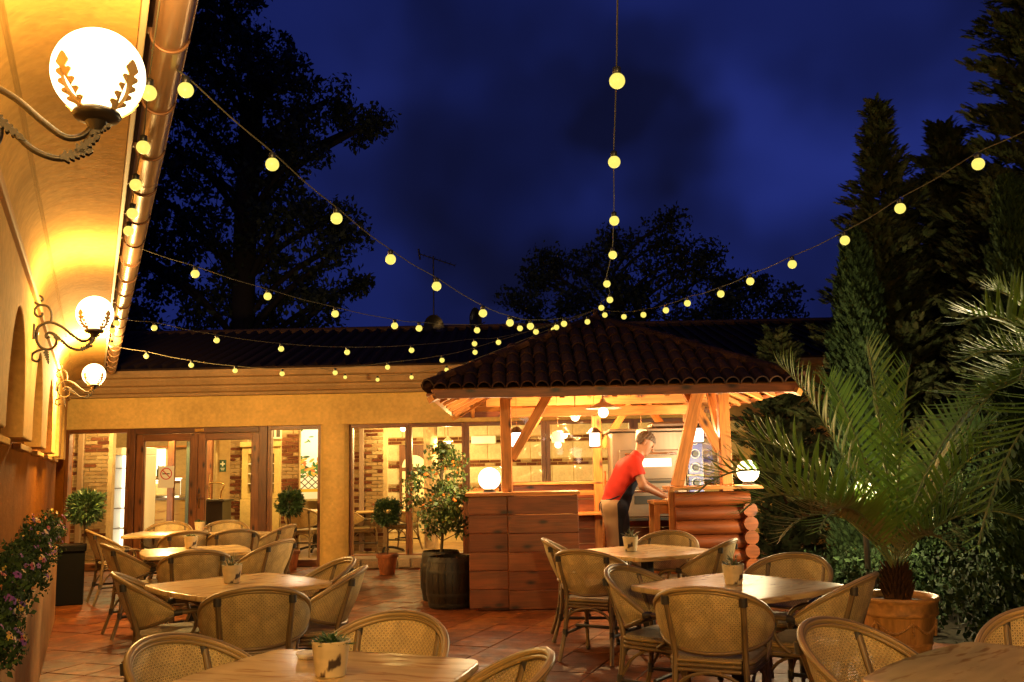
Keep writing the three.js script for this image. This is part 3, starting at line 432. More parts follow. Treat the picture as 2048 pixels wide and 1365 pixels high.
// ---------------------------------------------------------------- timber pizza kiosk
const KX0 = -0.79, KX1 = 2.74, KZ0 = -8.89, KZ1 = -12.42, APEX = [1.0, 3.13, -10.65];
{
  const k = thing('timber_kiosk', 'square timber pizza kiosk with clay tiled hip roof and log counters', 'kiosk');
  const R = rngOf(202), EY = 2.2;
  mesh('floor_deck', boxUV(span(-0.38, 2.38, 0.002, 0.12, -12.05, -9.98)), M.stained2, k);
  // posts, with pads and braces
  const posts = [[-0.085, -9.98], [2.24, -9.98], [-0.085, -12.0], [2.24, -12.0], [1.06, -12.0]];
  for (const [x, z] of posts) mesh('post', rbox(0.115, 2.12, 0.115, 0.008, x, 0.12 + 1.06, z, R() * 3), R() > 0.5 ? M.pine : M.pine2, k);
  for (const [a, b] of [[[-0.35, -9.98], [2.5, -9.98]], [[-0.35, -12.0], [2.5, -12.0]]]) mesh('top_beam', rspan(a[0], b[0], 2.242, 2.36, a[1] - 0.06, a[1] + 0.06, 0.006, R()), M.pine, k);
  for (const x of [-0.085, 2.24]) mesh('side_beam', rspan(x - 0.058, x + 0.058, 2.362, 2.46, -12.3, -9.7, 0.006, R()), M.pine2, k);
  mesh('tie_beam', rspan(-0.02, 2.18, 2.05, 2.16, -11.06, -10.96, 0.006), M.pine, k);
  for (const [a, b, w, h] of [
    [[-0.03, 1.56, -9.98], [0.38, 2.24, -9.98], 0.10, 0.08], [[2.19, 1.60, -9.98], [1.86, 2.24, -9.98], 0.10, 0.08], [[1.70, 1.235, -9.90], [1.97, 2.24, -9.90], 0.13, 0.07],
    [[2.24, 1.6, -10.04], [2.24, 2.3, -10.62], 0.08, 0.09], [[-0.085, 1.6, -10.04], [-0.085, 2.3, -10.62], 0.08, 0.09],
    [[2.17, 1.55, -12.0], [1.72, 2.24, -12.0], 0.09, 0.08], [[-0.02, 1.6, -12.0], [0.42, 2.24, -12.0], 0.09, 0.08], [[1.12, 1.7, -12.0], [1.5, 2.24, -12.0], 0.09, 0.07]]) mesh('brace', beam(a, b, w, h, 0.006, R() * 3), R() > 0.5 ? M.pine : M.pine2, k);
  // roof frame
  const cx = (KX0 + KX1) / 2, cz = (KZ0 + KZ1) / 2, half = (KX1 - KX0) / 2, rise = APEX[1] - EY - 0.05;
  const roofY = (d) => EY + 0.02 + rise * (1 - d / half);             // d: distance from the centre along the steeper axis
  const sides = [0, 1, 2, 3];                                        // front, right, back, left
  const rot = (sd, x, z) => sd === 0 ? [cx + x, cz + z] : sd === 1 ? [cx + z, cz - x] : sd === 2 ? [cx - x, cz - z] : [cx - z, cz + x];
  const pitch = Math.atan2(rise, half), sl = Math.hypot(rise, half);
  const roof = grp('roof', k);
  for (const sd of sides) {
    const q = (x, u, lift) => { const d = half * (1 - u), [X, Z] = rot(sd, x, d); return [X, roofY(d) + lift, Z]; };   // u 0 eave .. 1 apex
    // boarding: strips parallel to the eave
    const n = 13; for (let i = 0; i < n; i++) {
      const u0 = i / n + 0.003, u1 = (i + 1) / n - 0.003, h0 = half * (1 - u0) - 0.002, h1 = half * (1 - u1) - 0.002, g = new THREE.BufferGeometry();
      const c = [q(-h0, u0, -0.02), q(h0, u0, -0.02), q(h1, u1, -0.02), q(-h1, u1, -0.02), q(-h0, u0, 0), q(h0, u0, 0), q(h1, u1, 0), q(-h1, u1, 0)];
      const f = [[0, 3, 2, 1], [4, 5, 6, 7], [0, 1, 5, 4], [2, 3, 7, 6], [1, 2, 6, 5], [3, 0, 4, 7]]; const pos = [], uv = [];
      for (const [a, b, cc, d] of f) for (const v of [a, b, cc, a, cc, d]) { pos.push(...c[v]); const lx = sd % 2 ? c[v][2] : c[v][0]; uv.push(lx + i * 0.37, (v === 0 || v === 1 || v === 4 || v === 5 ? 0 : 0.13) + i * 0.19); }
      g.setAttribute('position', new THREE.Float32BufferAttribute(pos, 3)); g.setAttribute('uv', new THREE.Float32BufferAttribute(uv, 2)); g.computeVertexNormals();
      mesh('roof_board', g, i % 2 ? M.pine : M.pine2, roof);
    }
    for (let j = -3; j <= 3; j++) { const x = j * half * 2 / 7, um = 1 - Math.abs(x) / half; if (um < 0.1) continue; mesh('rafter', beam(q(x, 0.015, -0.075), q(x, Math.max(0.2, um - 0.04), -0.075), 0.05, 0.09, 0.004, R() * 3), M.pine, roof); }
    mesh('hip_rafter', beam(q(half, 0.0, -0.09), q(0.03, 0.985, -0.09), 0.06, 0.10, 0.004, R()), M.pine2, roof);
    // fascia under the tile ends
    const a = q(-half + 0.02, 0, 0), b = q(half - 0.02, 0, 0); mesh('fascia_board', beam([a[0], a[1] - 0.045, a[2]], [b[0], b[1] - 0.045, b[2]], 0.085, 0.024, 0.003, R() * 3), M.stained3, roof);
  }
  // clay tiles: tapered half barrels, each its own piece on the front slope
  const tg = new THREE.CylinderGeometry(0.060, 0.068, 0.36, 10, 1, true, -Math.PI / 2, Math.PI), tgi = new THREE.CylinderGeometry(0.048, 0.056, 0.36, 10, 1, true, -Math.PI / 2, Math.PI); tgi.index.array.reverse(); { const nn = tgi.attributes.normal; for (let i = 0; i < nn.count; i++) nn.setXYZ(i, -nn.getX(i), -nn.getY(i), -nn.getZ(i)); }
  const rim = []; { const ring = new THREE.RingGeometry(0.056, 0.068, 10, 1, 0, Math.PI); ring.rotateX(Math.PI / 2); ring.translate(0, -0.18, 0); rim.push(ring); }
  const tile = merge([tg, tgi, ...rim]); { const p = tile.attributes.position, uv = tile.attributes.uv; for (let i = 0; i < p.count; i++) uv.setXY(i, p.getX(i) * 2 + p.getZ(i), p.getY(i) * 2); }
  const tm = [[0.10, 0.05, 0.027], [0.08, 0.038, 0.022], [0.125, 0.064, 0.035], [0.065, 0.035, 0.023]].map(c => S(...c, 0.9, { map: T.terra, bumpMap: T.terraB, bumpScale: 0.006 }));
  const rest = [], restC = []; const colW = 0.139, exp = 0.27;
  for (const sd of sides) for (let j = -12; j <= 12; j++) for (let i = 0; i < 9; i++) {
    const x = j * colW, s = 0.10 + i * exp, u = s / sl; if (half * (1 - u) < Math.abs(x) - 0.03 || u > 0.97) continue;
    const d = half * (1 - u) + 0.0, [X, Z] = rot(sd, x + (R() - 0.5) * 0.008, d);
    const m4 = new THREE.Matrix4().makeTranslation(X, roofY(d) + 0.018 + 0.012, Z).multiply(new THREE.Matrix4().makeRotationY(sd * Math.PI / 2)).multiply(new THREE.Matrix4().makeRotationX(-(Math.PI / 2 - pitch) - 0.03 + (R() - 0.5) * 0.02)).multiply(new THREE.Matrix4().makeRotationY((R() - 0.5) * 0.05));
    if (sd === 0) { const m = mesh('roof_tile', tile, tm[Math.floor(R() * 4)], roof); m.applyMatrix4(m4); }
    else { rest.push(m4); restC.push(new THREE.Color().setRGB(...[[0.10, 0.05, 0.027], [0.08, 0.038, 0.022], [0.125, 0.064, 0.035]][Math.floor(R() * 3)])); }
  }
  tag(instanced('roof_tiles', tile, S(1, 1, 1, 0.9, { map: T.terra, bumpMap: T.terraB, bumpScale: 0.006 }), rest, restC, roof), null, null, null, 'stuff');
  const pan = grp('tile_bed', roof); // clay channel tiles between the barrels read as a dark bed
  { const pos = []; for (const sd of sides) { const q = (x, u) => { const d = half * (1 - u), [X, Z] = rot(sd, x, d); return [X, roofY(d) + 0.014, Z]; }; pos.push(...q(-half, 0), ...q(half, 0), ...q(0, 1)); } const g = new THREE.BufferGeometry(); g.setAttribute('position', new THREE.Float32BufferAttribute(pos, 3)); g.computeVertexNormals(); mesh('channel_tiles', boxUV(g, 0), S(0.055, 0.028, 0.018, 0.95, { map: scaled(T.terra, 2) }), pan); }
  // hip caps
  const cap = tile.clone().scale(1.35, 1.05, 1.2);
  for (const sd of sides) for (let i = 0; i < 8; i++) { const u = 0.06 + i * 0.118, d = half * (1 - u), [X, Z] = rot(sd, d, d), tgt = rot(sd, 0, 0); const dir = V(tgt[0] - X, roofY(0) - roofY(d), tgt[1] - Z).normalize(); const upv = V(0, 1, 0), xx = dir.clone().cross(upv).normalize(), zz = xx.clone().cross(dir).normalize(); const m = mesh('hip_tile', cap, tm[Math.floor(R() * 4)], roof); m.applyMatrix4(new THREE.Matrix4().makeBasis(xx, dir, zz).setPosition(X, roofY(d) + 0.035, Z)); }
  mesh('finial', [lathe([[0, 0], [0.12, 0], [0.13, 0.03], [0.07, 0.08], [0.03, 0.1], [0.03, 0.16], [0, 0.17]], 20).translate(cx, roofY(0) + 0.0, cz)], tm[0], roof);
  // front left counter: broad stained boards
  const boards = (x0, x1, z, y0, y1, n, par, mats) => { const hh = (y1 - y0) / n; for (let i = 0; i < n; i++) mesh('board', rspan(x0, x1, y0 + i * hh + 0.0015, y0 + (i + 1) * hh - 0.0015, z - 0.028, z + R() * 0.003, 0.007, i * 0.37 + x0 * 2.3), mats[i % mats.length], par); };
  const st = [M.stained, M.stained2, M.stained3, M.stained];
  const cl = grp('left_counter', k); boards(-0.08, 0.655, -9.86, 0.015, 1.17, 6, cl, st); boards(-0.49, -0.085, -9.895, 0.03, 1.17, 6, cl, [M.stained2, M.stained, M.stained3]);
  mesh('counter_top', rspan(-0.52, 0.68, 1.172, 1.21, -10.24, -9.845, 0.006), M.pine2, cl);
  const side = (x, z0, z1, par) => { for (let i = 0; i < 6; i++) mesh('board', boxUV(new RoundedBoxGeometry(0.028, 0.19, z0 - z1, 1, 0.006).translate(x, 0.03 + 0.19 * i + 0.095, (z0 + z1) / 2), 2, i * 0.4), st[i % 3], par); };
  const ls = grp('left_side_wall', k); side(-0.476, -9.93, -12.06, ls); side(0.64, -9.92, -10.22, cl);
  mesh('sill', rspan(-0.53, -0.2, 1.172, 1.21, -12.06, -10.245, 0.006), M.pine, ls);
  // front right counter: half logs
  const cr = grp('right_counter', k); const lr = 0.075; for (let i = 0; i < 8; i++) { const g = rod([1.66, 0.075 + i * 0.147, -9.86], [2.44, 0.075 + i * 0.147, -9.86], lr, lr, 16); mesh('log', boxUV(g, 0, i * 0.3), [M.stained2, M.stained][i % 2], cr); const g2 = rod([2.42, 0.148 + i * 0.140, -9.74], [2.42, 0.148 + i * 0.140, -12.05], lr * 0.98, lr * 0.98, 16); if (i < 7) mesh('log', boxUV(g2, 2, i * 0.31), M.stained3, cr); }
  mesh('counter_top', rspan(1.60, 2.58, 1.20, 1.235, -10.24, -9.765, 0.006), M.pine2, cr);
  mesh('end_post', rspan(1.615, 1.675, 0.13, 1.195, -9.99, -9.92, 0.006), M.pine, cr);
  const gate = grp('gate', k); for (let i = 0; i < 3; i++) mesh('board', beam([1.70 + i * 0.055, 0.2, -10.02 - i * 0.075], [1.70 + i * 0.055, 1.16, -10.02 - i * 0.075], 0.09, 0.025, 0.004, i), M.pine2, gate); mesh('latch', [rod([1.87, 0.98, -10.16], [1.94, 0.98, -10.12], 0.008), rbox(0.03, 0.05, 0.02, 0.004, 1.86, 0.97, -10.16)], M.iron, gate);
  // rear wall, shelf and clear plastic sheets
  const rw = grp('rear_wall', k); for (let i = 0; i < 6; i++) mesh('board', rspan(-0.46, 2.36, 0.125 + i * 0.185, 0.307 + i * 0.185, -12.09, -12.062, 0.006, i * 0.53), i % 2 ? M.redwood : M.stained2, rw);
  mesh('sill', rspan(-0.45, 2.36, 1.238, 1.272, -12.16, -11.94, 0.006), M.pine, rw); mesh('shelf', rspan(0.0, 1.2, 0.86, 0.89, -12.06, -11.7, 0.005), M.pine, rw); mesh('rail', rspan(-0.02, 1.02, 1.10, 1.16, -11.99, -11.95, 0.005), M.pine2, rw);
  const wavy = (w, h, ph) => { const g = new THREE.PlaneGeometry(w, h, 20, 14), p = g.attributes.position; for (let i = 0; i < p.count; i++) { const x = p.getX(i), y = p.getY(i); p.setZ(i, 0.009 * Math.sin(x * 7 + y * 3 + ph) + 0.007 * Math.sin(y * 11 - x * 5 + ph * 2) + 0.008 * Math.sin((x + y) * 19 + ph) * clamp(y / h + 0.5)); } g.computeVertexNormals(); return g; };
  at(mesh('clear_sheet', wavy(1.06, 0.95, 0.4), M.vinyl, k), 0.49, 1.75, -12.0); at(mesh('clear_sheet', wavy(1.98, 0.96, 1.4), M.vinyl, k), -0.085, 1.73, -11.0, 0, Math.PI / 2);
  at(mesh('clear_sheet', wavy(1.98, 0.96, 2.2), M.vinyl, k), 2.24, 1.73, -11.0, 0, Math.PI / 2); at(mesh('clear_sheet', wavy(0.36, 0.95, 3), M.vinyl, k), 2.02, 1.72, -10.0);
}

// ---------------------------------------------------------------- lamps of the kiosk and the garden
function globeLamp(label, pos, base, cd, postH = 0) {
  const o = thing('globe_lamp', label, 'globe lamp', pos, 0, 'white globe lamps on low bases');
  const gl = mesh('lamp_globe', globeGeo, globeGlow, o); gl.position.y = base + 0.119; const f = mesh('globe_holder', fitter, M.iron, o); f.position.y = base + 0.119;
  mesh('base', postH ? [rod([0, 0, 0], [0, postH, 0], 0.028), lathe([[0, 0], [0.09, 0], [0.085, 0.03], [0.035, 0.06], [0, 0.06]], 20)] : [lathe([[0, 0], [0.07, 0], [0.065, 0.012], [0.03, 0.02], [0.03, base], [0, base]], 20)], M.iron, o);
  pointLight([pos[0], pos[1] + base + 0.124, pos[2]], cd, [1, 0.78, 0.42], 6);
}
globeLamp('glowing white globe lamp on the left corner of the kiosk counter', [-0.27, 1.212, -10.02], 0.022, 6);
globeLamp('glowing globe lamp on the right kiosk counter behind palm leaves', [2.49, 1.237, -10.05], 0.022, 8);
globeLamp('glowing garden globe lamp on a short post behind the potted palm', [3.24, -0.02, -8.8], 1.06, 17, 1.04);
{
  const hot = glow(1, 0.72, 0.30, 8), amber = [1.0, 0.55, 0.20];
  const cl = thing('ceiling_lamp', 'bright bulb under a flat enamel shade in the middle of the kiosk', 'ceiling lamp', [0.96, 2.03, -9.98]);
  mesh('bulb', new THREE.SphereGeometry(0.055, 18, 14), hot, cl); mesh('lamp_shade', lathe([[0.02, 0.14], [0.04, 0.10], [0.16, 0.05], [0.20, 0.04], [0.165, 0.058], [0.04, 0.11], [0.02, 0.15]], 28), S(0.75, 0.66, 0.5, 0.35), cl); mesh('stem', rod([0, 0.12, 0], [0, 0.22, 0], 0.008), M.iron, cl); pointLight([0.96, 2.03, -9.98], 2.8, amber, 2.8);
  const cl2 = thing('ceiling_lamp', 'smaller bare bulb lamp hanging at the back of the kiosk', 'ceiling lamp', [0.74, 2.05, -11.2]); mesh('bulb', new THREE.SphereGeometry(0.05, 16, 12), hot, cl2); mesh('stem', rod([0, 0.04, 0], [0, 0.5, 0], 0.007), M.iron, cl2); pointLight([0.74, 2.05, -11.2], 12, amber, 2.5);
  const pl = (x, y, z, kind, label) => { const o = thing('lantern', label, 'lantern', [x, y, z], 0, 'small lanterns hanging in the kiosk'); mesh('cord', rod([0, 0.13, 0], [0, 2.3 - y, 0], 0.0035), M.pine, o);
    if (kind) { mesh('lamp_shade', lathe([[0.075, -0.05], [0.062, 0.07], [0.02, 0.085], [0.0, 0.085]], 18), glow(1, 0.66, 0.10, 0.5), o); mesh('bulb', new THREE.SphereGeometry(0.04, 12, 10).translate(0, -0.08, 0), glow(1, 0.8, 0.4, 5), o); }
    else { mesh('lantern_light', rspan(-0.055, 0.055, -0.09, 0.06, -0.055, 0.055, 0.012), glow(1, 0.92, 0.86, 3.2), o); mesh('cap', lathe([[0.09, 0.062], [0.03, 0.12], [0, 0.13]], 4), M.iron, o); mesh('lantern_foot', rspan(-0.065, 0.065, -0.108, -0.092, -0.065, 0.065, 0.004), M.iron, o); } return o; };
  pl(0.52, 1.80, -11.1, 1, 'yellow shaded lantern hanging left of the baker'); pl(0.93, 1.78, -10.8, 0, 'square white lantern hanging behind the baker'); pl(1.50, 1.80, -11.0, 1, 'yellow shaded lantern hanging above the baker'); pl(2.06, 1.80, -10.5, 0, 'square white lantern hanging beside the blue oven controls'); pl(0.03, 1.78, -10.2, 0, 'square lantern hanging against the left kiosk post');
  pointLight([2.06, 1.785, -10.5], 1.2, [1, 0.66, 0.36], 2.5); pointLight([0.93, 1.765, -10.8], 0.5, [1, 0.66, 0.36], 2.5);
}
{ // pizza oven on a stand
  const o = thing('pizza_oven', 'large stainless steel deck oven with blue control panel in the kiosk', 'oven', [1.72, 0, -11.5]);
  mesh('stand', [rspan(-0.50, -0.44, 0.122, 0.80, 0.18, 0.24, 0.006), rspan(0.44, 0.50, 0.122, 0.80, 0.18, 0.24, 0.006), rspan(-0.50, -0.44, 0.122, 0.80, -0.36, -0.30, 0.006), rspan(0.44, 0.50, 0.122, 0.80, -0.36, -0.30, 0.006), rspan(-0.5, 0.5, 0.30, 0.33, -0.34, 0.22, 0.004)], M.ironDark, o);
  mesh('body', [rspan(-0.54, 0.34, 0.802, 1.86, -0.40, 0.20, 0.012), rspan(-0.58, 0.60, 1.862, 1.90, -0.42, 0.26, 0.01), rspan(0.345, 0.56, 0.802, 1.86, -0.40, 0.19, 0.012)], M.steel, o);
  for (const [y, n] of [[0.98, 0], [1.42, 1]]) {
    const d = mesh('oven_door', rspan(-0.46, 0.28, y - 0.13, y + 0.22, 0.203, 0.235, 0.012), M.steel, o);
    mesh('door_window', rspan(-0.30, 0.16, y + 0.02, y + 0.12, 0.236, 0.242, 0.02), n ? glow(1, 0.78, 0.45, 1.1) : M.black, d);
    mesh('door_handle', [rod([-0.40, y + 0.175, 0.28], [0.22, y + 0.175, 0.28], 0.014), rod([-0.36, y + 0.175, 0.23], [-0.36, y + 0.175, 0.28], 0.01), rod([0.18, y + 0.175, 0.23], [0.18, y + 0.175, 0.28], 0.01)], M.chrome, d);
    mesh('vent_slot', rspan(-0.46, 0.28, y - 0.175, y - 0.145, 0.202, 0.21, 0.004), M.black, o);
  }
  mesh('flue', [rspan(-0.05, 0.42, 1.905, 1.98, -0.2, 0.1, 0.03)], M.steel, o);
  const blue = S(0.035, 0.06, 0.34, 0.35);
  for (const [y0, y1] of [[0.86, 1.32], [1.34, 1.83]]) { const cp = mesh('control_panel', rspan(0.365, 0.54, y0, y1, 0.192, 0.215, 0.006), blue, o); const hh = (y1 - y0) / 3; for (let i = 0; i < 3; i++) { mesh('knob', move(new THREE.CylinderGeometry(0.034, 0.038, 0.03, 18), 0.452, y0 + hh * (i + 0.5), 0.23, Math.PI / 2), M.black, cp); mesh('dial_ring', new THREE.TorusGeometry(0.052, 0.005, 6, 24).translate(0.452, y0 + hh * (i + 0.5), 0.217), M.white, cp); } }
}
{ // work table beside the baker and a long peel
  const o = thing('work_table', 'small pale wooden trestle table in front of the baker', 'table', [1.66, 0.12, -10.42]);
  mesh('table_top', rspan(-0.17, 0.17, 0.92, 0.955, -0.25, 0.25, 0.006), M.pine, o); for (const [x, z] of [[-0.13, 0.2], [0.13, 0.2], [-0.13, -0.2], [0.13, -0.2]]) mesh('leg', beam([x * 1.1, 0.002, z], [x, 0.92, z], 0.055, 0.05, 0.004, x), M.pine2, o); mesh('rail', rspan(-0.14, 0.14, 0.82, 0.918, 0.19, 0.215, 0.003), M.pine2, o);
  const dough = mesh('dough', new THREE.SphereGeometry(0.10, 20, 12).scale(1, 0.16, 1.05), S(0.78, 0.68, 0.5, 0.8)); dough.position.set(1.72, 1.085, -10.42); tag(dough, 'flat round of pale dough on the trestle table', 'dough');
  const pe = thing('pizza_peel', 'long wooden pizza peel leaning behind the baker', 'peel', [0.98, 0.122, -10.75]); mesh('shaft', rod([0.0, 0.3, 0.03], [0.06, 1.28, -0.10], 0.016), M.pine, pe); mesh('blade', beam([-0.012, 0.002, 0.05], [0.004, 0.36, 0.025], 0.17, 0.014, 0.004), M.pine2, pe);
}
// ---------------------------------------------------------------- rattan armchairs
const RM = {
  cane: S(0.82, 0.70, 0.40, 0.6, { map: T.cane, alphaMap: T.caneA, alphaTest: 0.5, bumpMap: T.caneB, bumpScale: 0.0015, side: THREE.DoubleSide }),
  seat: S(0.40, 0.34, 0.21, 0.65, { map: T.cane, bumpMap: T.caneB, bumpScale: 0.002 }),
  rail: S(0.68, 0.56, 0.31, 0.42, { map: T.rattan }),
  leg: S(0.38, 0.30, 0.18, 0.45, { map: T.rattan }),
  bind: S(0.035, 0.028, 0.022, 0.55),
};
function makeChair() {
  const c = new THREE.Group();
  const N = 40, W = 0.30, top = [], bot = [];
  const at_ = t => { // t -1..1 from arm tip round the back to the other arm tip
    const a = Math.abs(t), ph = t * 1.78, e = Math.pow(Math.cos(t * Math.PI / 2), 0.85);
    const yT = 0.615 + 0.225 * e, yB = 0.60 - 0.105 * e;
    const x = W * Math.sin(ph), z = -0.06 - 0.235 * Math.cos(ph);
    return { T: [x * (1 + 0.05 * e), yT, z - 0.085 * e], B: [x * (1 - 0.09 * e), yB, z + 0.045 * e] };
  };
  for (let i = 0; i <= N; i++) { const p = at_(-1 + 2 * i / N); top.push(p.T); bot.push(p.B); }
  { // cane panel, uv in holes
    const pos = [], uv = [], idx = [], K = 8; let len = 0;
    for (let i = 0; i <= N; i++) { if (i) len += Math.hypot(top[i][0] - top[i - 1][0], top[i][2] - top[i - 1][2]); for (let j = 0; j <= K; j++) { const f = j / K, p = [0, 1, 2].map(k => lerp(bot[i][k], top[i][k], f)); const bow = 0.015 * Math.sin(f * Math.PI); const r = Math.hypot(p[0], p[2] + 0.06) || 1; pos.push(p[0] * (1 + bow / r), p[1], p[2] + (p[2] + 0.06) * bow / r); uv.push(len / 0.16, p[1] / 0.16); } }
    for (let i = 0; i < N; i++) for (let j = 0; j < K; j++) { const a = i * (K + 1) + j, b = a + K + 1; idx.push(a, b, a + 1, b, b + 1, a + 1); }
    const g = new THREE.BufferGeometry(); g.setAttribute('position', new THREE.Float32BufferAttribute(pos, 3)); g.setAttribute('uv', new THREE.Float32BufferAttribute(uv, 2)); g.setIndex(idx); g.computeVertexNormals();
    mesh('backrest', g, RM.cane, c);
  }
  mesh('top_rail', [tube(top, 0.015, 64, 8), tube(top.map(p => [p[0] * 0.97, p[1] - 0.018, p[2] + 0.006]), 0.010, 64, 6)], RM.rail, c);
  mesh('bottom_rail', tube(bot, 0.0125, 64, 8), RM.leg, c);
  // arms curling down into the front legs
  for (const s of [-1, 1]) {
    mesh('arm', [tube([[s * 0.295, 0.608, -0.05], [s * 0.288, 0.61, 0.04], [s * 0.275, 0.605, 0.13], [s * 0.255, 0.56, 0.195], [s * 0.242, 0.49, 0.205], [s * 0.238, 0.42, 0.185]], 0.0145, 28, 8), tube([[s * 0.27, 0.595, 0.10], [s * 0.262, 0.53, 0.12], [s * 0.25, 0.46, 0.09], [s * 0.245, 0.42, 0.04]], 0.011, 20, 8)], RM.leg, c);
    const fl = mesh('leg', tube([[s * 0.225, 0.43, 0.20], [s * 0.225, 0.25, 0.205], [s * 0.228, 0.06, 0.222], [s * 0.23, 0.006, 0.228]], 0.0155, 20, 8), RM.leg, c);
    mesh('binding', [rod([s * 0.226, 0.175, 0.209], [s * 0.2265, 0.225, 0.207], 0.0195, 0.0195, 10), rod([s * 0.231, 0.004, 0.23], [s * 0.23, 0.03, 0.228], 0.018, 0.018, 10)], RM.bind, fl);
    const p = at_(s * 0.40), bl = mesh('leg', tube([[p.T[0] * 0.99, p.T[1] - 0.005, p.T[2] - 0.012], [p.B[0] * 1.02, p.B[1], p.B[2] - 0.03], [s * 0.185, 0.42, -0.225], [s * 0.195, 0.22, -0.245], [s * 0.215, 0.006, -0.31]], 0.0165, 30, 8), RM.leg, c);
    mesh('binding', [rod([p.T[0] * 0.99, p.T[1] - 0.055, p.T[2] - 0.006], [p.T[0] * 0.99, p.T[1] - 0.012, p.T[2] - 0.010], 0.022, 0.022, 10), rod([s * 0.196, 0.18, -0.248], [s * 0.194, 0.235, -0.243], 0.02, 0.02, 10)], RM.bind, bl);
    mesh('arm_binding', [rod([s * 0.296, 0.606, -0.02], [s * 0.290, 0.61, 0.03], 0.021, 0.021, 10)], RM.bind, c);
    mesh('side_brace', [tube([[s * 0.222, 0.2, 0.207], [s * 0.21, 0.34, 0.14], [s * 0.205, 0.395, 0.0], [s * 0.20, 0.34, -0.15], [s * 0.192, 0.2, -0.247]], 0.010, 28, 6)], RM.leg, c);
    mesh('stretcher', rod([s * 0.226, 0.2, 0.208], [s * 0.194, 0.2, -0.246], 0.0125), RM.bind, c);
  }
  mesh('front_brace', tube([[-0.22, 0.2, 0.207], [-0.19, 0.33, 0.207], [0, 0.395, 0.205], [0.19, 0.33, 0.207], [0.22, 0.2, 0.207]], 0.010, 28, 6), RM.leg, c);
  mesh('rear_brace', tube([[-0.192, 0.2, -0.247], [-0.16, 0.34, -0.235], [0, 0.395, -0.232], [0.16, 0.34, -0.235], [0.192, 0.2, -0.247]], 0.010, 28, 6), RM.leg, c);
  mesh('stretcher', [rod([-0.22, 0.225, 0.0], [0.22, 0.225, 0.0], 0.0125)], RM.bind, c);
  // seat: woven pad over stacked rattan rails
  const out = (x, z, r, n = 8) => { const s = new THREE.Shape(); s.moveTo(-x + r, -z); s.lineTo(x - r, -z); s.absarc(x - r, -z + r, r, -Math.PI / 2, 0, false); s.lineTo(x + 0.02, z - r); s.absarc(x + 0.02 - r, z - r, r, 0, Math.PI / 2, false); s.lineTo(-x - 0.02 + r, z); s.absarc(-x - 0.02 + r, z - r, r, Math.PI / 2, Math.PI, false); s.lineTo(-x, -z + r); s.absarc(-x + r, -z + r, r, Math.PI, Math.PI * 1.5, false); return s; };
  const sg = new THREE.ExtrudeGeometry(out(0.205, 0.205, 0.06), { depth: 0.022, bevelEnabled: true, bevelSize: 0.008, bevelThickness: 0.008, bevelSegments: 2 }); sg.rotateX(Math.PI / 2); const sg2 = boxUV(sg, 0); { const p = sg2.attributes.position, uv = sg2.attributes.uv; for (let i = 0; i < uv.count; i++) uv.setXY(i, p.getX(i) / 0.16, p.getZ(i) / 0.16); }
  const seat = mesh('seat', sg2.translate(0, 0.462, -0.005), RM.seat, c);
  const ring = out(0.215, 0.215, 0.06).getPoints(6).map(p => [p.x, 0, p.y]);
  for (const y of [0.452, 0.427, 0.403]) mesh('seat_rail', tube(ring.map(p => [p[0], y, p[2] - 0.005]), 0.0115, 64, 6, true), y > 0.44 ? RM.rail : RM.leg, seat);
  return c;
}
const chairProto = makeChair(), tints = [1, 0.84, 1.1, 0.92].map(k => { const o = {}; for (const n of ['cane', 'seat', 'rail', 'leg']) { o[n] = RM[n].clone(); o[n].color.multiplyScalar(k); } return o; }); let chairN = 0;
function chair(bx, bz, tx, tz, label, group, yaw = 0) { // back-top centre (bx, bz), facing (tx, tz)
  const o = chairProto.clone(); o.name = numbered('rattan_armchair'); scene.add(o);
  { const v = tints[(chairN++ * 7 + 3) % 4]; o.traverse(m => { if (m.isMesh) for (const n of ['cane', 'seat', 'rail', 'leg']) if (m.material === RM[n]) m.material = v[n]; }); }
  const dx = tx - bx, dz = tz - bz, L = Math.hypot(dx, dz), a = Math.atan2(dx, dz) + yaw; o.position.set(bx + 0.37 * Math.sin(a), 0.001, bz + 0.37 * Math.cos(a)); o.rotation.y = a;
  return tag(o, label, 'armchair', group);
}
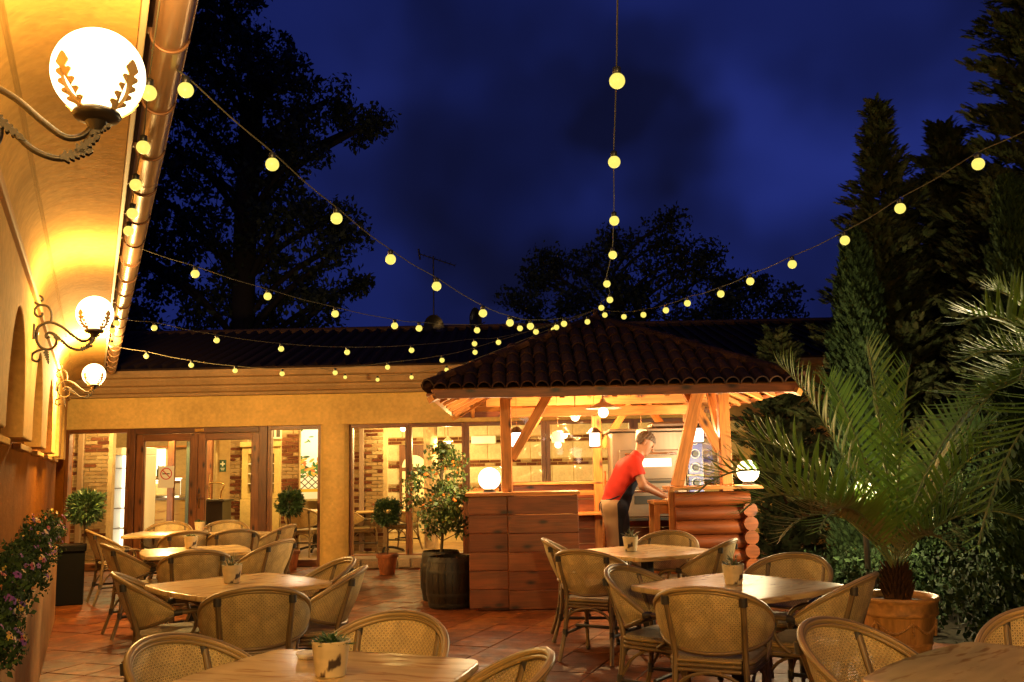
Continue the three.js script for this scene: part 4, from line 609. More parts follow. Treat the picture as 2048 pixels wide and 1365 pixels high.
// ---------------------------------------------------------------- square cafe tables
function makeTable(side) {
  const o = new THREE.Group(), h = side / 2, s = new THREE.Shape(), r = 0.07, bul = 0.028;
  s.moveTo(-h + r, -h); s.quadraticCurveTo(0, -h - bul * 2, h - r, -h); s.quadraticCurveTo(h, -h, h, -h + r); s.quadraticCurveTo(h + bul * 2, 0, h, h - r); s.quadraticCurveTo(h, h, h - r, h); s.quadraticCurveTo(0, h + bul * 2, -h + r, h); s.quadraticCurveTo(-h, h, -h, h - r); s.quadraticCurveTo(-h - bul * 2, 0, -h, -h + r); s.quadraticCurveTo(-h, -h, -h + r, -h);
  const g = new THREE.ExtrudeGeometry(s, { depth: 0.022, bevelEnabled: true, bevelSize: 0.006, bevelThickness: 0.006, bevelSegments: 3, curveSegments: 10 }); g.rotateX(-Math.PI / 2);
  mesh('table_top', boxUV(toCreasedNormals(g, 0.6), 0).translate(0, 0.712, 0), tableM, o);
  mesh('apron_plate', rspan(-0.2, 0.2, 0.686, 0.704, -0.2, 0.2, 0.004), M.ironDark, o);
  mesh('pedestal', [rspan(-0.04, 0.04, 0.06, 0.69, -0.04, 0.04, 0.008)], M.ironDark, o);
  for (let k = 0; k < 4; k++) { const a = k * Math.PI / 2; mesh('foot', [tube([[0, 0.08, 0], [Math.cos(a) * 0.16, 0.07, Math.sin(a) * 0.16], [Math.cos(a) * 0.33, 0.02, Math.sin(a) * 0.33]], 0.022, 10, 8), lathe([[0, 0], [0.028, 0], [0.028, 0.012], [0, 0.014]], 12).translate(Math.cos(a) * 0.33, 0.002, Math.sin(a) * 0.33)], M.ironDark, o); }
  return o;
}
const tableM = S(0.86, 0.75, 0.50, 0.26, { map: scaled(T.top, 0.9) });
const tp = makeTable(0.92);
function table(x, z, deg, label, sc = 1) { const o = tp.clone(); o.name = numbered('cafe_table'); scene.add(o); o.position.set(x, 0.001, z); o.rotation.y = THREE.MathUtils.degToRad(deg); o.scale.set(sc, 1, sc); return tag(o, label, 'table', 'square cafe tables on the terrace'); }
// ---------------------------------------------------------------- small bark pots with succulents
const potG = lathe([[0, 0.004], [0.046, 0.004], [0.049, 0.0], [0.052, 0.006], [0.066, 0.115], [0.067, 0.119], [0.064, 0.121], [0.060, 0.117], [0.058, 0.10], [0, 0.10]], 40);
const potM = S(0.86, 0.76, 0.56, 0.6, { map: T.birch });
function blade(l, w, bend = 0.3) { const g = new THREE.BufferGeometry(); const n = 4, pos = [], idx = []; for (let i = 0; i <= n; i++) { const t = i / n, ww = w * (i === n ? 0.05 : Math.sin(Math.PI * (0.22 + 0.78 * t)) + 0.1), y = l * t, z = bend * l * t * t; pos.push(-ww / 2, y, z, 0, y, z - w * 0.15, ww / 2, y, z); } for (let i = 0; i < n; i++) { const a = i * 3; idx.push(a, a + 1, a + 4, a, a + 4, a + 3, a + 1, a + 2, a + 5, a + 1, a + 5, a + 4); } g.setAttribute('position', new THREE.Float32BufferAttribute(pos, 3)); g.setIndex(idx); g.computeVertexNormals(); return g; }
const leafGreen = S(0.045, 0.10, 0.025, 0.55, { side: THREE.DoubleSide }), leafGrey = S(0.10, 0.13, 0.06, 0.6, { side: THREE.DoubleSide });
function tablePot(x, z, label, tall, seed, sc = 1) {
  const R = rngOf(seed), o = thing('table_pot', label, 'plant pot', [x, 0.742, z], R() * 6, 'bark patterned pots on the tables'); o.scale.setScalar(sc);
  mesh('pot', potG, potM, o); mesh('soil', lathe([[0, 0.103], [0.058, 0.102]], 20), M.soil, o);
  const L = []; const n = tall ? 46 : 90; for (let i = 0; i < n; i++) { const a = R() * 6.283, r = 0.05 * Math.sqrt(R()), l = tall ? 0.03 + 0.02 * R() : 0.022 + 0.02 * R(), y = tall ? 0.10 + 0.09 * R() * (1 - r / 0.08) : 0.10 + 0.028 * (1 - r * r / 0.003) * R(); const g = blade(l, tall ? 0.009 : 0.012, 0.35); g.rotateX(0.35 + R() * 0.9); g.rotateY(a); g.translate(Math.sin(a) * r, y, Math.cos(a) * r); L.push(g); }
  if (tall) for (let i = 0; i < 7; i++) { const a = R() * 6.28, r = 0.02 * R(); L.push(rod([Math.sin(a) * r, 0.1, Math.cos(a) * r], [Math.sin(a) * (r + 0.025), 0.16 + 0.05 * R(), Math.cos(a) * (r + 0.025)], 0.0015, 0.001, 5)); }
  tag(mesh('succulent', L, tall ? leafGrey : leafGreen, o), null, null, null);
  return o;
}
{
  const TC = { near: [-0.73, -3.46], two: [-1.86, -6.38], three: [-3.08, -9.12], four: [-4.36, -11.85], five: [-3.50, -11.45], r1: [1.80, -3.27], r2: [1.33, -5.80], r3: [1.12, -8.16] };
  table(...TC.near, -19.5, 'nearest beige square table, cut off by the bottom edge left of centre');
  table(...TC.two, -24 + 45 + 22, 'second square table of the left row with a strip of reflected light');
  table(...TC.three, 24, 'third square table of the left row with a small white pot');
  table(...TC.four, 5, 'farthest table top left, just before the glass doors', 0.94);
  table(...TC.five, -30, 'farthest table of the left row on its right side, near the pillar', 0.94);
  table(...TC.r1, 43, 'square table cut off by the bottom right corner of the photo');
  table(...TC.r2, 38, 'right hand square table beside the palm, with bright lamp reflection');
  table(...TC.r3, 33, 'square table in front of the log kiosk with the opening behind it');
  const gl = 'rattan armchairs around the left row of tables', gr = 'rattan armchairs around the right tables';
  chair(-1.41, -3.76, ...TC.near, 'nearest rattan armchair at the bottom left, back half seen', gl);
  chair(-0.50, -4.26, ...TC.near, 'rattan armchair just behind the nearest table, woven back lit', gl, -0.1);
  chair(0.10, -3.30, -0.55, -3.40, 'armchair at the bottom edge of which only an arm rail shows', gl, 0.25);
  chair(-2.60, -6.16, ...TC.two, 'armchair seen sideways left of the second table of the left row', gl, 0.12);
  chair(-1.44, -5.27, -1.75, -6.38, 'armchair seen from behind in front of the second left table', gl);
  chair(-1.00, -6.26, -1.9, -6.32, 'front one of two armchairs right of the second left table', gl, 0.1);
  chair(-1.20, -6.90, -1.95, -6.62, 'rear one of two armchairs right of the second left table', gl, 0.1);
  chair(-2.62, -7.81, ...TC.three, 'armchair seen from behind between the second and third left tables', gl);
  chair(-3.80, -8.74, ...TC.three, 'armchair seen sideways left of the third table, by the flower planter', gl, 0.1);
  chair(-2.14, -8.86, ...TC.three, 'armchair turned sideways right of the third left table', gl, -0.1);
  chair(-3.10, -10.52, -3.6, -11.45, 'right one of two armchairs seen from behind before the farthest tables', gl);
  chair(-3.58, -10.40, -4.2, -11.7, 'left one of two armchairs seen from behind before the farthest tables', gl, -0.05);
  chair(-4.95, -10.95, -4.3, -11.6, 'armchair farthest left, beside the black planter of the ball tree', gl, -0.2);
  chair(-4.56, -12.50, -4.36, -11.7, 'armchair facing the camera behind the farthest left table top', gl);
  chair(-3.82, -12.52, -3.6, -11.6, 'armchair facing the camera in front of the meeting door stiles', gl);
  chair(-2.66, -11.25, ...TC.five, 'armchair turned sideways at the right end of the farthest tables', gl);
  chair(0.24, -8.30, ...TC.r3, 'left armchair of the kiosk table, its back to the log wall', gr, 0.15);
  chair(0.47, -7.17, 1.0, -8.1, 'armchair seen from behind in front of the kiosk table', gr);
  chair(1.46, -8.94, ...TC.r3, 'armchair facing the camera behind the kiosk table', gr);
  chair(1.80, -7.86, ...TC.r3, 'armchair seen from the side at the right of the kiosk table', gr, -0.1);
  chair(0.62, -6.02, 1.2, -5.6, 'armchair left of the right hand table, half hidden by another', gr);
  chair(0.94, -4.90, ...TC.r2, 'large armchair seen from behind in front of the right hand table', gr);
  chair(1.94, -6.55, ...TC.r2, 'armchair facing the camera behind the right hand table, by the palm', gr);
  chair(1.99, -5.34, ...TC.r2, 'armchair right of the right hand table, its back to the palm pot', gr);
  chair(1.20, -3.86, ...TC.r1, 'armchair with brown woven back at the bottom right table', gr, -0.1);
  chair(2.28, -4.05, 1.9, -3.4, 'armchair of which only a rim shows at the right edge', gr);
  // indoors
  chair(-3.75, -16.2, -3.6, -17.4, 'yellow lit armchair indoors behind the window left of the pillar', 'armchairs in the restaurant');
  chair(-3.05, -16.7, -2.2, -16.9, 'armchair indoors just right of the pillar', 'armchairs in the restaurant');
  chair(-1.75, -17.2, -2.4, -17.5, 'armchair indoors behind the small ball tree by the windows', 'armchairs in the restaurant');
  const it = tp.clone(); it.name = numbered('cafe_table'); scene.add(it); it.position.set(-2.35, 0.005, -17.1); tag(it, 'square table indoors right of the pillar', 'table', 'tables in the restaurant');
  const it2 = tp.clone(); it2.name = numbered('cafe_table'); scene.add(it2); it2.position.set(-3.7, 0.005, -17.5); tag(it2, 'square table indoors in front of the pale dresser', 'table', 'tables in the restaurant');

  tablePot(-0.68, -3.50, 'bark patterned pot with green succulent on the nearest table', 0, 1, 1.05); tablePot(-1.91, -6.40, 'white pot with thin upright stems on the second left table', 1, 2); tablePot(-3.20, -9.35, 'small white pot on the third left table', 0, 3); tablePot(-4.0, -12.0, 'small pot on the farthest tables before the doors', 0, 4); tablePot(1.32, -5.82, 'bark pot with a sprig on the table beside the palm', 1, 5); tablePot(0.98, -8.14, 'bark pot with grey sprigs on the kiosk table', 1, 6);
  const ash = thing('ashtray', 'small white ashtray behind the pot on the nearest table', 'ashtray', [-0.83, 0.742, -3.83]); mesh('dish', lathe([[0, 0.004], [0.04, 0.004], [0.048, 0.02], [0.052, 0.022], [0.05, 0.012], [0.042, 0.0], [0, 0]], 28), M.white, ash);
}
// ---------------------------------------------------------------- vegetation
const Q = () => new THREE.Quaternion();
const leafQuad = (() => { const g = new THREE.BufferGeometry(); g.setAttribute('position', new THREE.Float32BufferAttribute([0, 0, 0, -0.32, 0.45, 0.06, 0, 1, -0.08, 0.32, 0.45, 0.06, 0, 0.5, -0.06], 3)); g.setIndex([0, 4, 1, 1, 4, 2, 0, 3, 4, 4, 3, 2]); g.computeVertexNormals(); return g; })();
const foliage = (rough = 0.6) => S(1, 1, 1, rough, { side: THREE.DoubleSide });
const foliageM = foliage(0.8), foliageDark = foliage(0.75);
function scatterLeaves(R, clumps, per, size, cols, flat = 0.3) { // clumps: [x, y, z, r]
  const ms = [], cs = [];
  for (const [cx, cy, cz, r, k = 1] of clumps) for (let i = 0; i < per * k; i++) {
    const d = V(R() - 0.5, R() - 0.5, R() - 0.5).normalize(), rr = r * Math.pow(R(), 0.45); const p = V(cx + d.x * rr, cy + d.y * rr * 0.8, cz + d.z * rr);
    const q = Q().setFromEuler(new THREE.Euler(R() * 6.28, R() * 6.28, R() * 6.28)), s = size * (0.6 + 0.8 * R()); ms.push(new THREE.Matrix4().compose(p, q, V(s, s, s))); const c = cols[Math.floor(R() * cols.length)], v = 0.75 + 0.5 * R(); cs.push(new THREE.Color().setRGB(c[0] * v, c[1] * v, c[2] * v));
  }
  return [ms, cs];
}
const dkGreen = [[0.022, 0.034, 0.014], [0.03, 0.04, 0.016], [0.018, 0.028, 0.012]];
function bigTree(label, base, H, blobs, seed, leaf, per, cat = 'tree', group = 'dark trees behind the roofs') { // blobs: [x, y, z, r] of branch ends
  const R = rngOf(seed), o = thing('broadleaf_tree', label, cat, base, 0, group), L = [], cl = [];
  L.push(tube([[0, 0, 0], [0.1, H * 0.2, 0.05], [-0.05, H * 0.45, 0], [0.1, H * 0.8, 0]], H * 0.022, 16, 8));
  for (const [x, y, z, r] of blobs) {
    const by = Math.max(H * 0.15, y - Math.hypot(x, z) * 0.7 - r * 0.4); L.push(tube([[0, by, 0], [x * 0.4, by + (y - by) * 0.55, z * 0.4], [x, y, z]], H * 0.006, 10, 5));
    const n = Math.round(10 * r * r + 4); for (let i = 0; i < n; i++) { const d = V(R() - 0.5, (R() - 0.5) * 0.8, R() - 0.5).normalize().multiplyScalar(r * (0.45 + 0.6 * R())); cl.push([x + d.x, y + d.y, z + d.z, 0.28 + 0.34 * R()]); L.push(rod([x, y, z], [x + d.x, y + d.y, z + d.z], 0.02, 0.008, 4)); }
  }
  mesh('trunk', L, S(0.03, 0.024, 0.018, 0.95), o); const [ms, cs] = scatterLeaves(R, cl, per, leaf, dkGreen); instanced('crown', leafQuad, foliageDark, ms, cs, o); return o;
}
{
  // tall tree left, over the roof
  const b = []; const R = rngOf(9);
  for (const [x, y, r] of [[-1.6, 15.5, 1.5], [-0.6, 14.8, 1.4], [0.3, 13.7, 1.1], [-2.4, 13.8, 1.5], [-1.0, 13.2, 1.5], [1.0, 12.4, 0.9], [2.1, 12.2, 0.8], [0.0, 12.1, 1.3], [2.9, 11.5, 0.75], [3.6, 11.2, 0.45], [1.6, 11.2, 1.0], [-2.0, 11.6, 1.7], [0.4, 10.6, 1.3], [1.9, 10.2, 0.8], [-1.0, 9.9, 1.3], [-2.8, 9.4, 1.5], [0.8, 9.0, 1.1], [2.3, 8.6, 0.75], [2.9, 7.9, 0.6], [1.4, 8.1, 0.9], [-1.2, 8.0, 1.3], [0.3, 7.4, 1.2], [2.5, 7.1, 0.6], [3.1, 6.8, 0.4], [-2.6, 7.2, 1.4], [1.5, 6.6, 0.8], [-0.8, 6.2, 1.2], [2.3, 5.8, 0.7], [0.6, 5.7, 1.0], [1.5, 4.9, 0.9], [-1.8, 5.2, 1.2], [-3.4, 11.5, 1.5], [-3.6, 8, 1.4], [-3.2, 5.5, 1.4]]) b.push([x, y, (R() - 0.5) * 2.6, r]);
  bigTree('tall dark leafy tree against the sky left of the string lights', [-7.4, -0.03, -25.5], 15, b, 31, 0.17, 62);
  const c = []; for (const [x, y, r] of [[-2.6, 7.6, 0.6], [-2.0, 8.2, 0.5], [-1.6, 7.3, 0.9], [-0.6, 7.9, 0.8], [0.4, 7.4, 1.0], [0.2, 8.4, 0.6], [1.5, 8.4, 0.6], [1.8, 9.0, 0.35], [2.4, 8.1, 0.6], [1.4, 7.4, 1.0], [3.1, 7.9, 0.5], [2.7, 7.2, 0.8], [-2.9, 6.4, 0.7], [-1.8, 6.1, 1.0], [-0.3, 6.3, 1.2], [1.2, 6.2, 1.2], [2.6, 6.1, 0.9], [-1, 5, 1.2], [1, 4.8, 1.3], [2.8, 4.9, 1.0], [-2.6, 5, 1], [3.6, 6.6, 0.4]]) c.push([x, y, (R() - 0.5) * 2, r]);
  bigTree('spiky topped dark tree behind the kiosk roof', [3.2, -0.03, -28.8], 8.5, c, 57, 0.15, 60);
  const d = []; for (const [x, y, r] of [[-1.2, 7.6, 0.5], [-0.9, 6.9, 0.7], [0.2, 7.2, 0.6], [0.6, 6.6, 0.8], [-0.6, 6.0, 1.0], [1.0, 5.8, 0.9], [-1.4, 5.4, 0.9], [0.2, 5.0, 1.1], [1.6, 5.2, 0.7], [-0.8, 4.2, 1.1], [0.9, 4.2, 1.0], [2, 4.4, 0.8]]) d.push([x, y, (R() - 0.5) * 2, r]);
  bigTree('lower dark tree between the kiosk roof and the conifers', [8.0, -0.03, -30.5], 7.2, d, 91, 0.15, 60);
}
// conifer sprays
const spray = (() => { const L = []; const R = rngOf(3); for (let i = 0; i < 20; i++) { const t = i / 20, l = 0.42 * (1 - t * 0.65) * (0.7 + 0.5 * R()), s = i % 2 ? 1 : -1; for (const k of [1, 0.55]) { const g = blade(l * k, 0.065, 0.1); g.rotateZ(s * (0.75 - 0.3 * t) * k); g.rotateY((R() - 0.5) * 0.6); g.translate(0, t * 0.75, 0); L.push(g); } } const g = blade(1, 0.07, 0.1); L.push(g); return merge(L); })();
function lookAlong(dir, roll) { const y = dir.clone().normalize(), x = V(0, 1, 0).cross(y); if (x.length() < 1e-3) x.set(1, 0, 0); x.normalize(); const z = x.clone().cross(y); const q = Q().setFromRotationMatrix(new THREE.Matrix4().makeBasis(x, y, z)); return q.multiply(Q().setFromAxisAngle(V(0, 1, 0), roll)); }
function conifer(name, label, base, H, rad, n, sz, lift, cols, seed, group) {
  const R = rngOf(seed), o = thing(name, label, 'conifer', base, 0, group), ms = [], cs = [];
  mesh('trunk', rod([0, 0, 0], [0, H * 0.97, 0], 0.02 + H * 0.014, 0.012, 8), S(0.07, 0.045, 0.03, 0.95, { map: T.bark }), o);
  for (let i = 0; i < n; i++) {
    const t = Math.pow(R(), 0.85), y = 0.06 + H * t, a = R() * 6.283, lobes = 1 + 0.20 * Math.sin(a * 3 + y * 3.1 + seed) + 0.16 * Math.sin(a * 5 - y * 7.3) + 0.14 * Math.sin(a * 9 + y * 15) + (R() > 0.94 ? 0.25 * R() : 0), rr = rad(t) * lobes * (0.55 + 0.45 * Math.sqrt(R()));
    const p = V(Math.sin(a) * rr, y, Math.cos(a) * rr), dir = V(Math.sin(a), lift + (R() - 0.5) * 0.5, Math.cos(a)); const s = sz * (0.6 + 0.8 * R());
    ms.push(new THREE.Matrix4().compose(p, lookAlong(dir, (R() - 0.5) * 2.5), V(s, s, s))); const c = cols[Math.floor(R() * cols.length)], v = 0.7 + 0.6 * R(); cs.push(new THREE.Color().setRGB(c[0] * v, c[1] * v, c[2] * v));
  }
  instanced('crown', spray, foliageM, ms, cs, o); return o;
}
function branchyConifer(name, label, base, H, reach, nb, sz, cols, seed, group) { // whorls of boughs that carry flat sprays
  const R = rngOf(seed), o = thing(name, label, 'conifer', base, 0, group), ms = [], cs = [], W = [rod([0, 0, 0], [0, H * 0.98, 0], 0.02 + H * 0.014, 0.01, 8)];
  for (let i = 0; i < nb; i++) {
    const t = 0.03 + 0.96 * (i + R()) / nb, a = i * 2.4 + R(), L = (reach * Math.pow(1 - t, 0.8) + 0.06) * (0.5 + 0.75 * R()), y0 = H * t, rise = 0.35 + 0.5 * R(), d = V(Math.sin(a), 0, Math.cos(a)), sd = V(Math.cos(a), 0, -Math.sin(a));
    const P = s => V(d.x * L * s, y0 + L * (rise * s - 0.25 * s * s), d.z * L * s); W.push(rod([0, y0, 0], P(0.8).toArray(), 0.012, 0.004, 4));
    const m = Math.round(16 + L * 84); for (let k = 0; k < m; k++) { const s = 0.12 + 0.88 * (k + R()) / m, p = P(s).add(V((R() - 0.5) * 0.10, (R() - 0.5) * 0.14, (R() - 0.5) * 0.10)), side = k % 2 ? 1 : -1; const dir = d.clone().multiplyScalar(0.55 + 0.6 * s).addScaledVector(sd, side * (1.05 - 0.8 * s) * (0.5 + R())).add(V(0, 0.35 + 0.7 * R(), 0)); const q = sz * (0.55 + 0.8 * R()) * (1.15 - 0.5 * s); ms.push(new THREE.Matrix4().compose(p, lookAlong(dir, (R() - 0.5) * 1.6), V(q, q, q))); const c = cols[Math.floor(R() * cols.length)], v = 0.65 + 0.7 * R(); cs.push(new THREE.Color().setRGB(c[0] * v, c[1] * v, c[2] * v)); }
  }
  mesh('trunk', W, S(0.07, 0.045, 0.03, 0.95, { map: T.bark }), o); instanced('crown', spray, foliageM, ms, cs, o); return o;
}
{
  const cyG = [[0.024, 0.044, 0.014], [0.032, 0.055, 0.017], [0.018, 0.034, 0.012]], leG = [[0.034, 0.046, 0.016], [0.045, 0.054, 0.019], [0.054, 0.055, 0.021]];
  const col = r => t => r * (t < 0.12 ? 0.8 + t * 1.6 : 1) * Math.pow(Math.max(0, 1 - t), 0.42);
  const g = 'conifers of the garden hedge';
  conifer('columnar_cypress', 'slim columnar cypress right of the kiosk roof', [3.95, -0.03, -10.5], 4.05, col(0.40), 20000, 0.07, 1.6, cyG, 5, g);
  conifer('columnar_cypress', 'lit columnar cypress at the right edge beside palm leaves', [4.36, -0.03, -7.9], 3.85, col(0.34), 20000, 0.06, 1.6, cyG, 6, g);
  branchyConifer('leyland_conifer', 'tall loose conifer with feathery tip behind the slim cypress', [5.0, -0.03, -12.1], 6.3, 1.3, 170, 0.18, leG, 15, g);
  branchyConifer('leyland_conifer', 'tallest dark conifer rising out of the right edge', [6.9, -0.03, -11.4], 8.6, 2.4, 260, 0.20, leG, 16, g);
  branchyConifer('leyland_conifer', 'broad mid height conifer between the two tall ones', [5.9, -0.03, -11.0], 4.9, 1.5, 170, 0.18, leG, 17, g);
  branchyConifer('leyland_conifer', 'low conifer with pale fern like sprays right of the kiosk eave', [3.7, -0.03, -12.9], 3.3, 1.0, 110, 0.17, leG, 18, g);
  branchyConifer('leyland_conifer', 'dark conifer filling the gap left of the tallest one', [6.2, -0.03, -12.8], 6.2, 2.1, 230, 0.20, leG, 19, g);
  branchyConifer('leyland_conifer', 'dark bushy conifer behind the slim cypress and the palm', [4.6, -0.03, -11.4], 4.6, 1.4, 170, 0.19, leG, 24, g);
  branchyConifer('leyland_conifer', 'dark conifer low behind the second palm at the right edge', [5.6, -0.03, -9.4], 4.4, 1.5, 170, 0.18, leG, 25, g);
  // undergrowth of the bed: too many leaves to count
  const R = rngOf(71), cl = []; for (let i = 0; i < 150; i++) { const z = -4.6 - R() * 6.2, x = 3.35 + R() * 2.6; const h = 0.10 + 0.75 * R() * clamp((x - 3.1) / 1.0); cl.push([x, h, z, 0.24]); }
  for (let i = 0; i < 90; i++) { const z = -5.4 - R() * 5; cl.push([4.4 + R() * 1.8, 0.4 + R() * 1.5, z, 0.3]); }
  for (let i = 0; i < 26; i++) cl.push([2.75 + R() * 0.7, 0.1 + R() * 0.45, -8.2 - R() * 1.6, 0.17]);
  const [ms, cs] = scatterLeaves(R, cl, 170, 0.055, [[0.012, 0.026, 0.007], [0.018, 0.036, 0.010], [0.009, 0.02, 0.006]]);
  tag(instanced('garden_shrubs', leafQuad, foliageM, ms, cs, scene), 'dense dark green shrubs and ground cover in the garden bed', 'shrubs', null, 'stuff');
}
// ---------------------------------------------------------------- feather palms
const palmLeaf = new THREE.MeshPhysicalMaterial({ roughness: 0.45, side: THREE.DoubleSide, transmission: 0.4, thickness: 0 }); palmLeaf.color.setRGB(0.17, 0.30, 0.045);
const palmOld = S(0.16, 0.15, 0.055, 0.5, { side: THREE.DoubleSide });
const stalkM = S(0.13, 0.16, 0.06, 0.5);
const unitBlade = blade(1, 0.072, 0.16);
function frond(o, B, tip, R, single, mat) {
  const b = V(...B), t = V(...tip), d = t.clone().sub(b), L = d.length(), flat = 1 - Math.max(0, d.y) / L, c1 = b.clone().addScaledVector(d, 0.22).add(V(0, L * (0.12 + 0.26 * flat), 0)), c2 = b.clone().addScaledVector(d, 0.72).add(V(0, L * (0.14 + 0.30 * flat), 0));
  const cv = new THREE.CubicBezierCurve3(b, c1, c2, t), f = mesh('frond', new THREE.TubeGeometry(cv, 20, 0.0075, 5), stalkM, o); const n = 30, list = [];
  const up0 = V(0, 1, 0);
  for (let i = 0; i < n; i++) {
    const s = 0.16 + 0.84 * i / (n - 1), p = cv.getPoint(s), tg = cv.getTangent(s).normalize(), sd = tg.clone().cross(up0).normalize(), up = sd.clone().cross(tg).normalize();
    const len = Math.min(0.40, L * 0.29) * Math.sin(Math.PI * (0.16 + 0.80 * s * 0.92)) * (0.85 + 0.3 * R());
    for (const k of [-1, 1]) {
      const dir = sd.clone().multiplyScalar(k * (1.0 - 0.35 * s)).addScaledVector(tg, 0.40 + 0.45 * s + 0.16 * (R() - 0.5)).addScaledVector(up, 0.22 + 0.35 * (R() - 0.4)).normalize();
      const y = dir, x = y.clone().cross(up).normalize(), z = x.clone().cross(y); const m4 = new THREE.Matrix4().makeBasis(x.multiplyScalar(len * (0.9 + 0.3 * R())), y.clone().multiplyScalar(len), z.multiplyScalar(len)).setPosition(p);
      if (single) { const m = mesh('leaflet', unitBlade, mat, f); m.applyMatrix4(m4); } else { list.push(unitBlade.clone().applyMatrix4(m4)); }
    }
  }
  if (!single) mesh('leaflets', list, mat, f);
}
{
  const R = rngOf(404);
  const pot = thing('palm_pot', 'large glazed ochre terracotta pot with swag relief under the palm', 'plant pot', [2.80, 0.002, -7.06]);
  const glaze = S(0.90, 0.50, 0.15, 0.4, { map: scaled(T.terra, 2, 1) });
  mesh('pot', lathe([[0, 0], [0.19, 0], [0.195, 0.012], [0.215, 0.14], [0.222, 0.145], [0.222, 0.16], [0.218, 0.166], [0.252, 0.345], [0.268, 0.352], [0.275, 0.368], [0.27, 0.38], [0.272, 0.44], [0.285, 0.455], [0.288, 0.475], [0.28, 0.486], [0.262, 0.48], [0.255, 0.44], [0, 0.43]], 56), glaze, pot);
  for (let k = 0; k < 6; k++) { const a0 = k * Math.PI / 3; const pts = []; for (let i = 0; i <= 10; i++) { const t = i / 10, a = a0 + t * Math.PI / 3, y = 0.315 - 0.075 * Math.sin(Math.PI * t), r = 0.218 + (y - 0.166) * 0.19 + 0.003; pts.push([Math.sin(a) * r, y, Math.cos(a) * r]); } const fl = []; for (let i = 0; i <= 4; i++) { const p = pts[3 + i]; fl.push(new THREE.SphereGeometry(0.012, 8, 6).translate(...p)); } mesh('swag', [tube(pts, 0.0085, 20, 6), tube([[pts[0][0], 0.325, pts[0][2]], [pts[0][0] * 0.985, 0.27, pts[0][2] * 0.985], [pts[0][0] * 0.96, 0.21, pts[0][2] * 0.96]], 0.011, 8, 6), ...fl], glaze, pot); }
  mesh('soil', lathe([[0, 0.445], [0.256, 0.438]], 24), M.soil, pot);
  const B = [2.80, 0.66, -7.06];
  const p1 = thing('palm_tree', 'feather palm growing in the large ochre pot', 'palm', [0, 0, 0], 0);
  const tr = []; for (let i = 0; i < 70; i++) { const y = 0.445 + 0.20 * i / 70, a = i * 2.4, r = 0.10 - 0.035 * i / 70; const g = new THREE.ConeGeometry(0.028, 0.16, 5); g.rotateX(0.55); g.translate(0, 0.05, r); g.rotateY(a); g.translate(B[0], y, B[2]); tr.push(g); } tr.push(rod([B[0], 0.44, B[2]], [B[0], 0.68, B[2]], 0.10, 0.06, 10));
  mesh('trunk', tr, S(0.10, 0.07, 0.042, 0.9, { map: T.bark }), p1);
  const tips = [[1.70, 1.64, -7.04], [2.09, 2.23, -7.27], [2.71, 2.34, -7.05], [3.62, 1.30, -6.7], [1.62, 1.12, -6.8], [2.95, 2.15, -6.9], [3.65, 1.85, -7.3], [1.29, 1.27, -6.69], [2.58, 2.13, -7.58], [3.35, 1.55, -6.5], [2.02, 1.02, -6.31], [3.55, 1.0, -6.5], [3.59, 1.13, -7.82], [3.82, 1.73, -7.43], [1.84, 0.94, -6.63], [2.95, 0.86, -6.43]];
  tips.forEach((t, i) => frond(p1, [B[0] + 0.05 * (R() - 0.5), B[1], B[2] + 0.05 * (R() - 0.5)], t, R, i < 4, i > 13 ? palmOld : palmLeaf));
  const B2 = [4.25, 1.70, -6.6], p2 = thing('palm_tree', 'second palm reaching in from beyond the right edge', 'palm');
  mesh('trunk', [rod([B2[0], -0.02, B2[2]], [B2[0], 1.74, B2[2]], 0.13, 0.08, 10)], S(0.10, 0.07, 0.042, 0.9, { map: T.bark }), p2);
  for (const t of [[3.09, 2.39, -6.34], [3.06, 1.66, -6.33], [3.46, 2.66, -6.58], [3.3, 2.18, -6.77], [2.61, 1.19, -6.19], [2.93, 0.93, -6.03], [3.5, 1.91, -7.11], [3.1, 1.94, -5.69], [5.2, 2.3, -6.2], [4.8, 2.6, -7.6], [5.3, 1.5, -7.0], [4.4, 2.3, -5.4]]) frond(p2, B2, t, R, false, palmLeaf);
}
// ---------------------------------------------------------------- clipped ball trees, orange tree, barrels, flowers
function ballTree(label, pos, stem, r, seed, n = 2200) {
  const R = rngOf(seed), o = thing('ball_tree', label, 'topiary', pos, 0, 'clipped ball trees before the windows'); mesh('trunk', [tube([[0, 0, 0], [0.01, stem * 0.5, 0.005], [0, stem, 0]], 0.013, 8, 6)], S(0.10, 0.065, 0.04, 0.9), o);
  const ms = [], cs = []; for (let i = 0; i < n; i++) { const d = V(R() - 0.5, R() - 0.5, R() - 0.5).normalize(), rr = r * (0.12 + 0.93 * Math.pow(R(), 0.42)) * (1 + 0.22 * Math.sin(d.x * 5 + seed) * Math.sin(d.y * 4 + seed * 2) * Math.sin(d.z * 5 + 1) + 0.12 * (R() - 0.5)); const p = d.clone().multiplyScalar(rr).add(V(0, stem + r * 0.75, 0)); const s = 0.034 * (0.7 + 0.7 * R()); ms.push(new THREE.Matrix4().compose(p, lookAlong(d.clone().add(V(R() - 0.5, R() - 0.5, R() - 0.5)), R() * 6), V(s, s * 1.5, s))); const v = 0.7 + 0.6 * R(); cs.push(new THREE.Color().setRGB(0.045 * v, 0.085 * v, 0.025 * v)); }
  instanced('crown', leafQuad, foliage(0.4), ms, cs, o); return o;
}
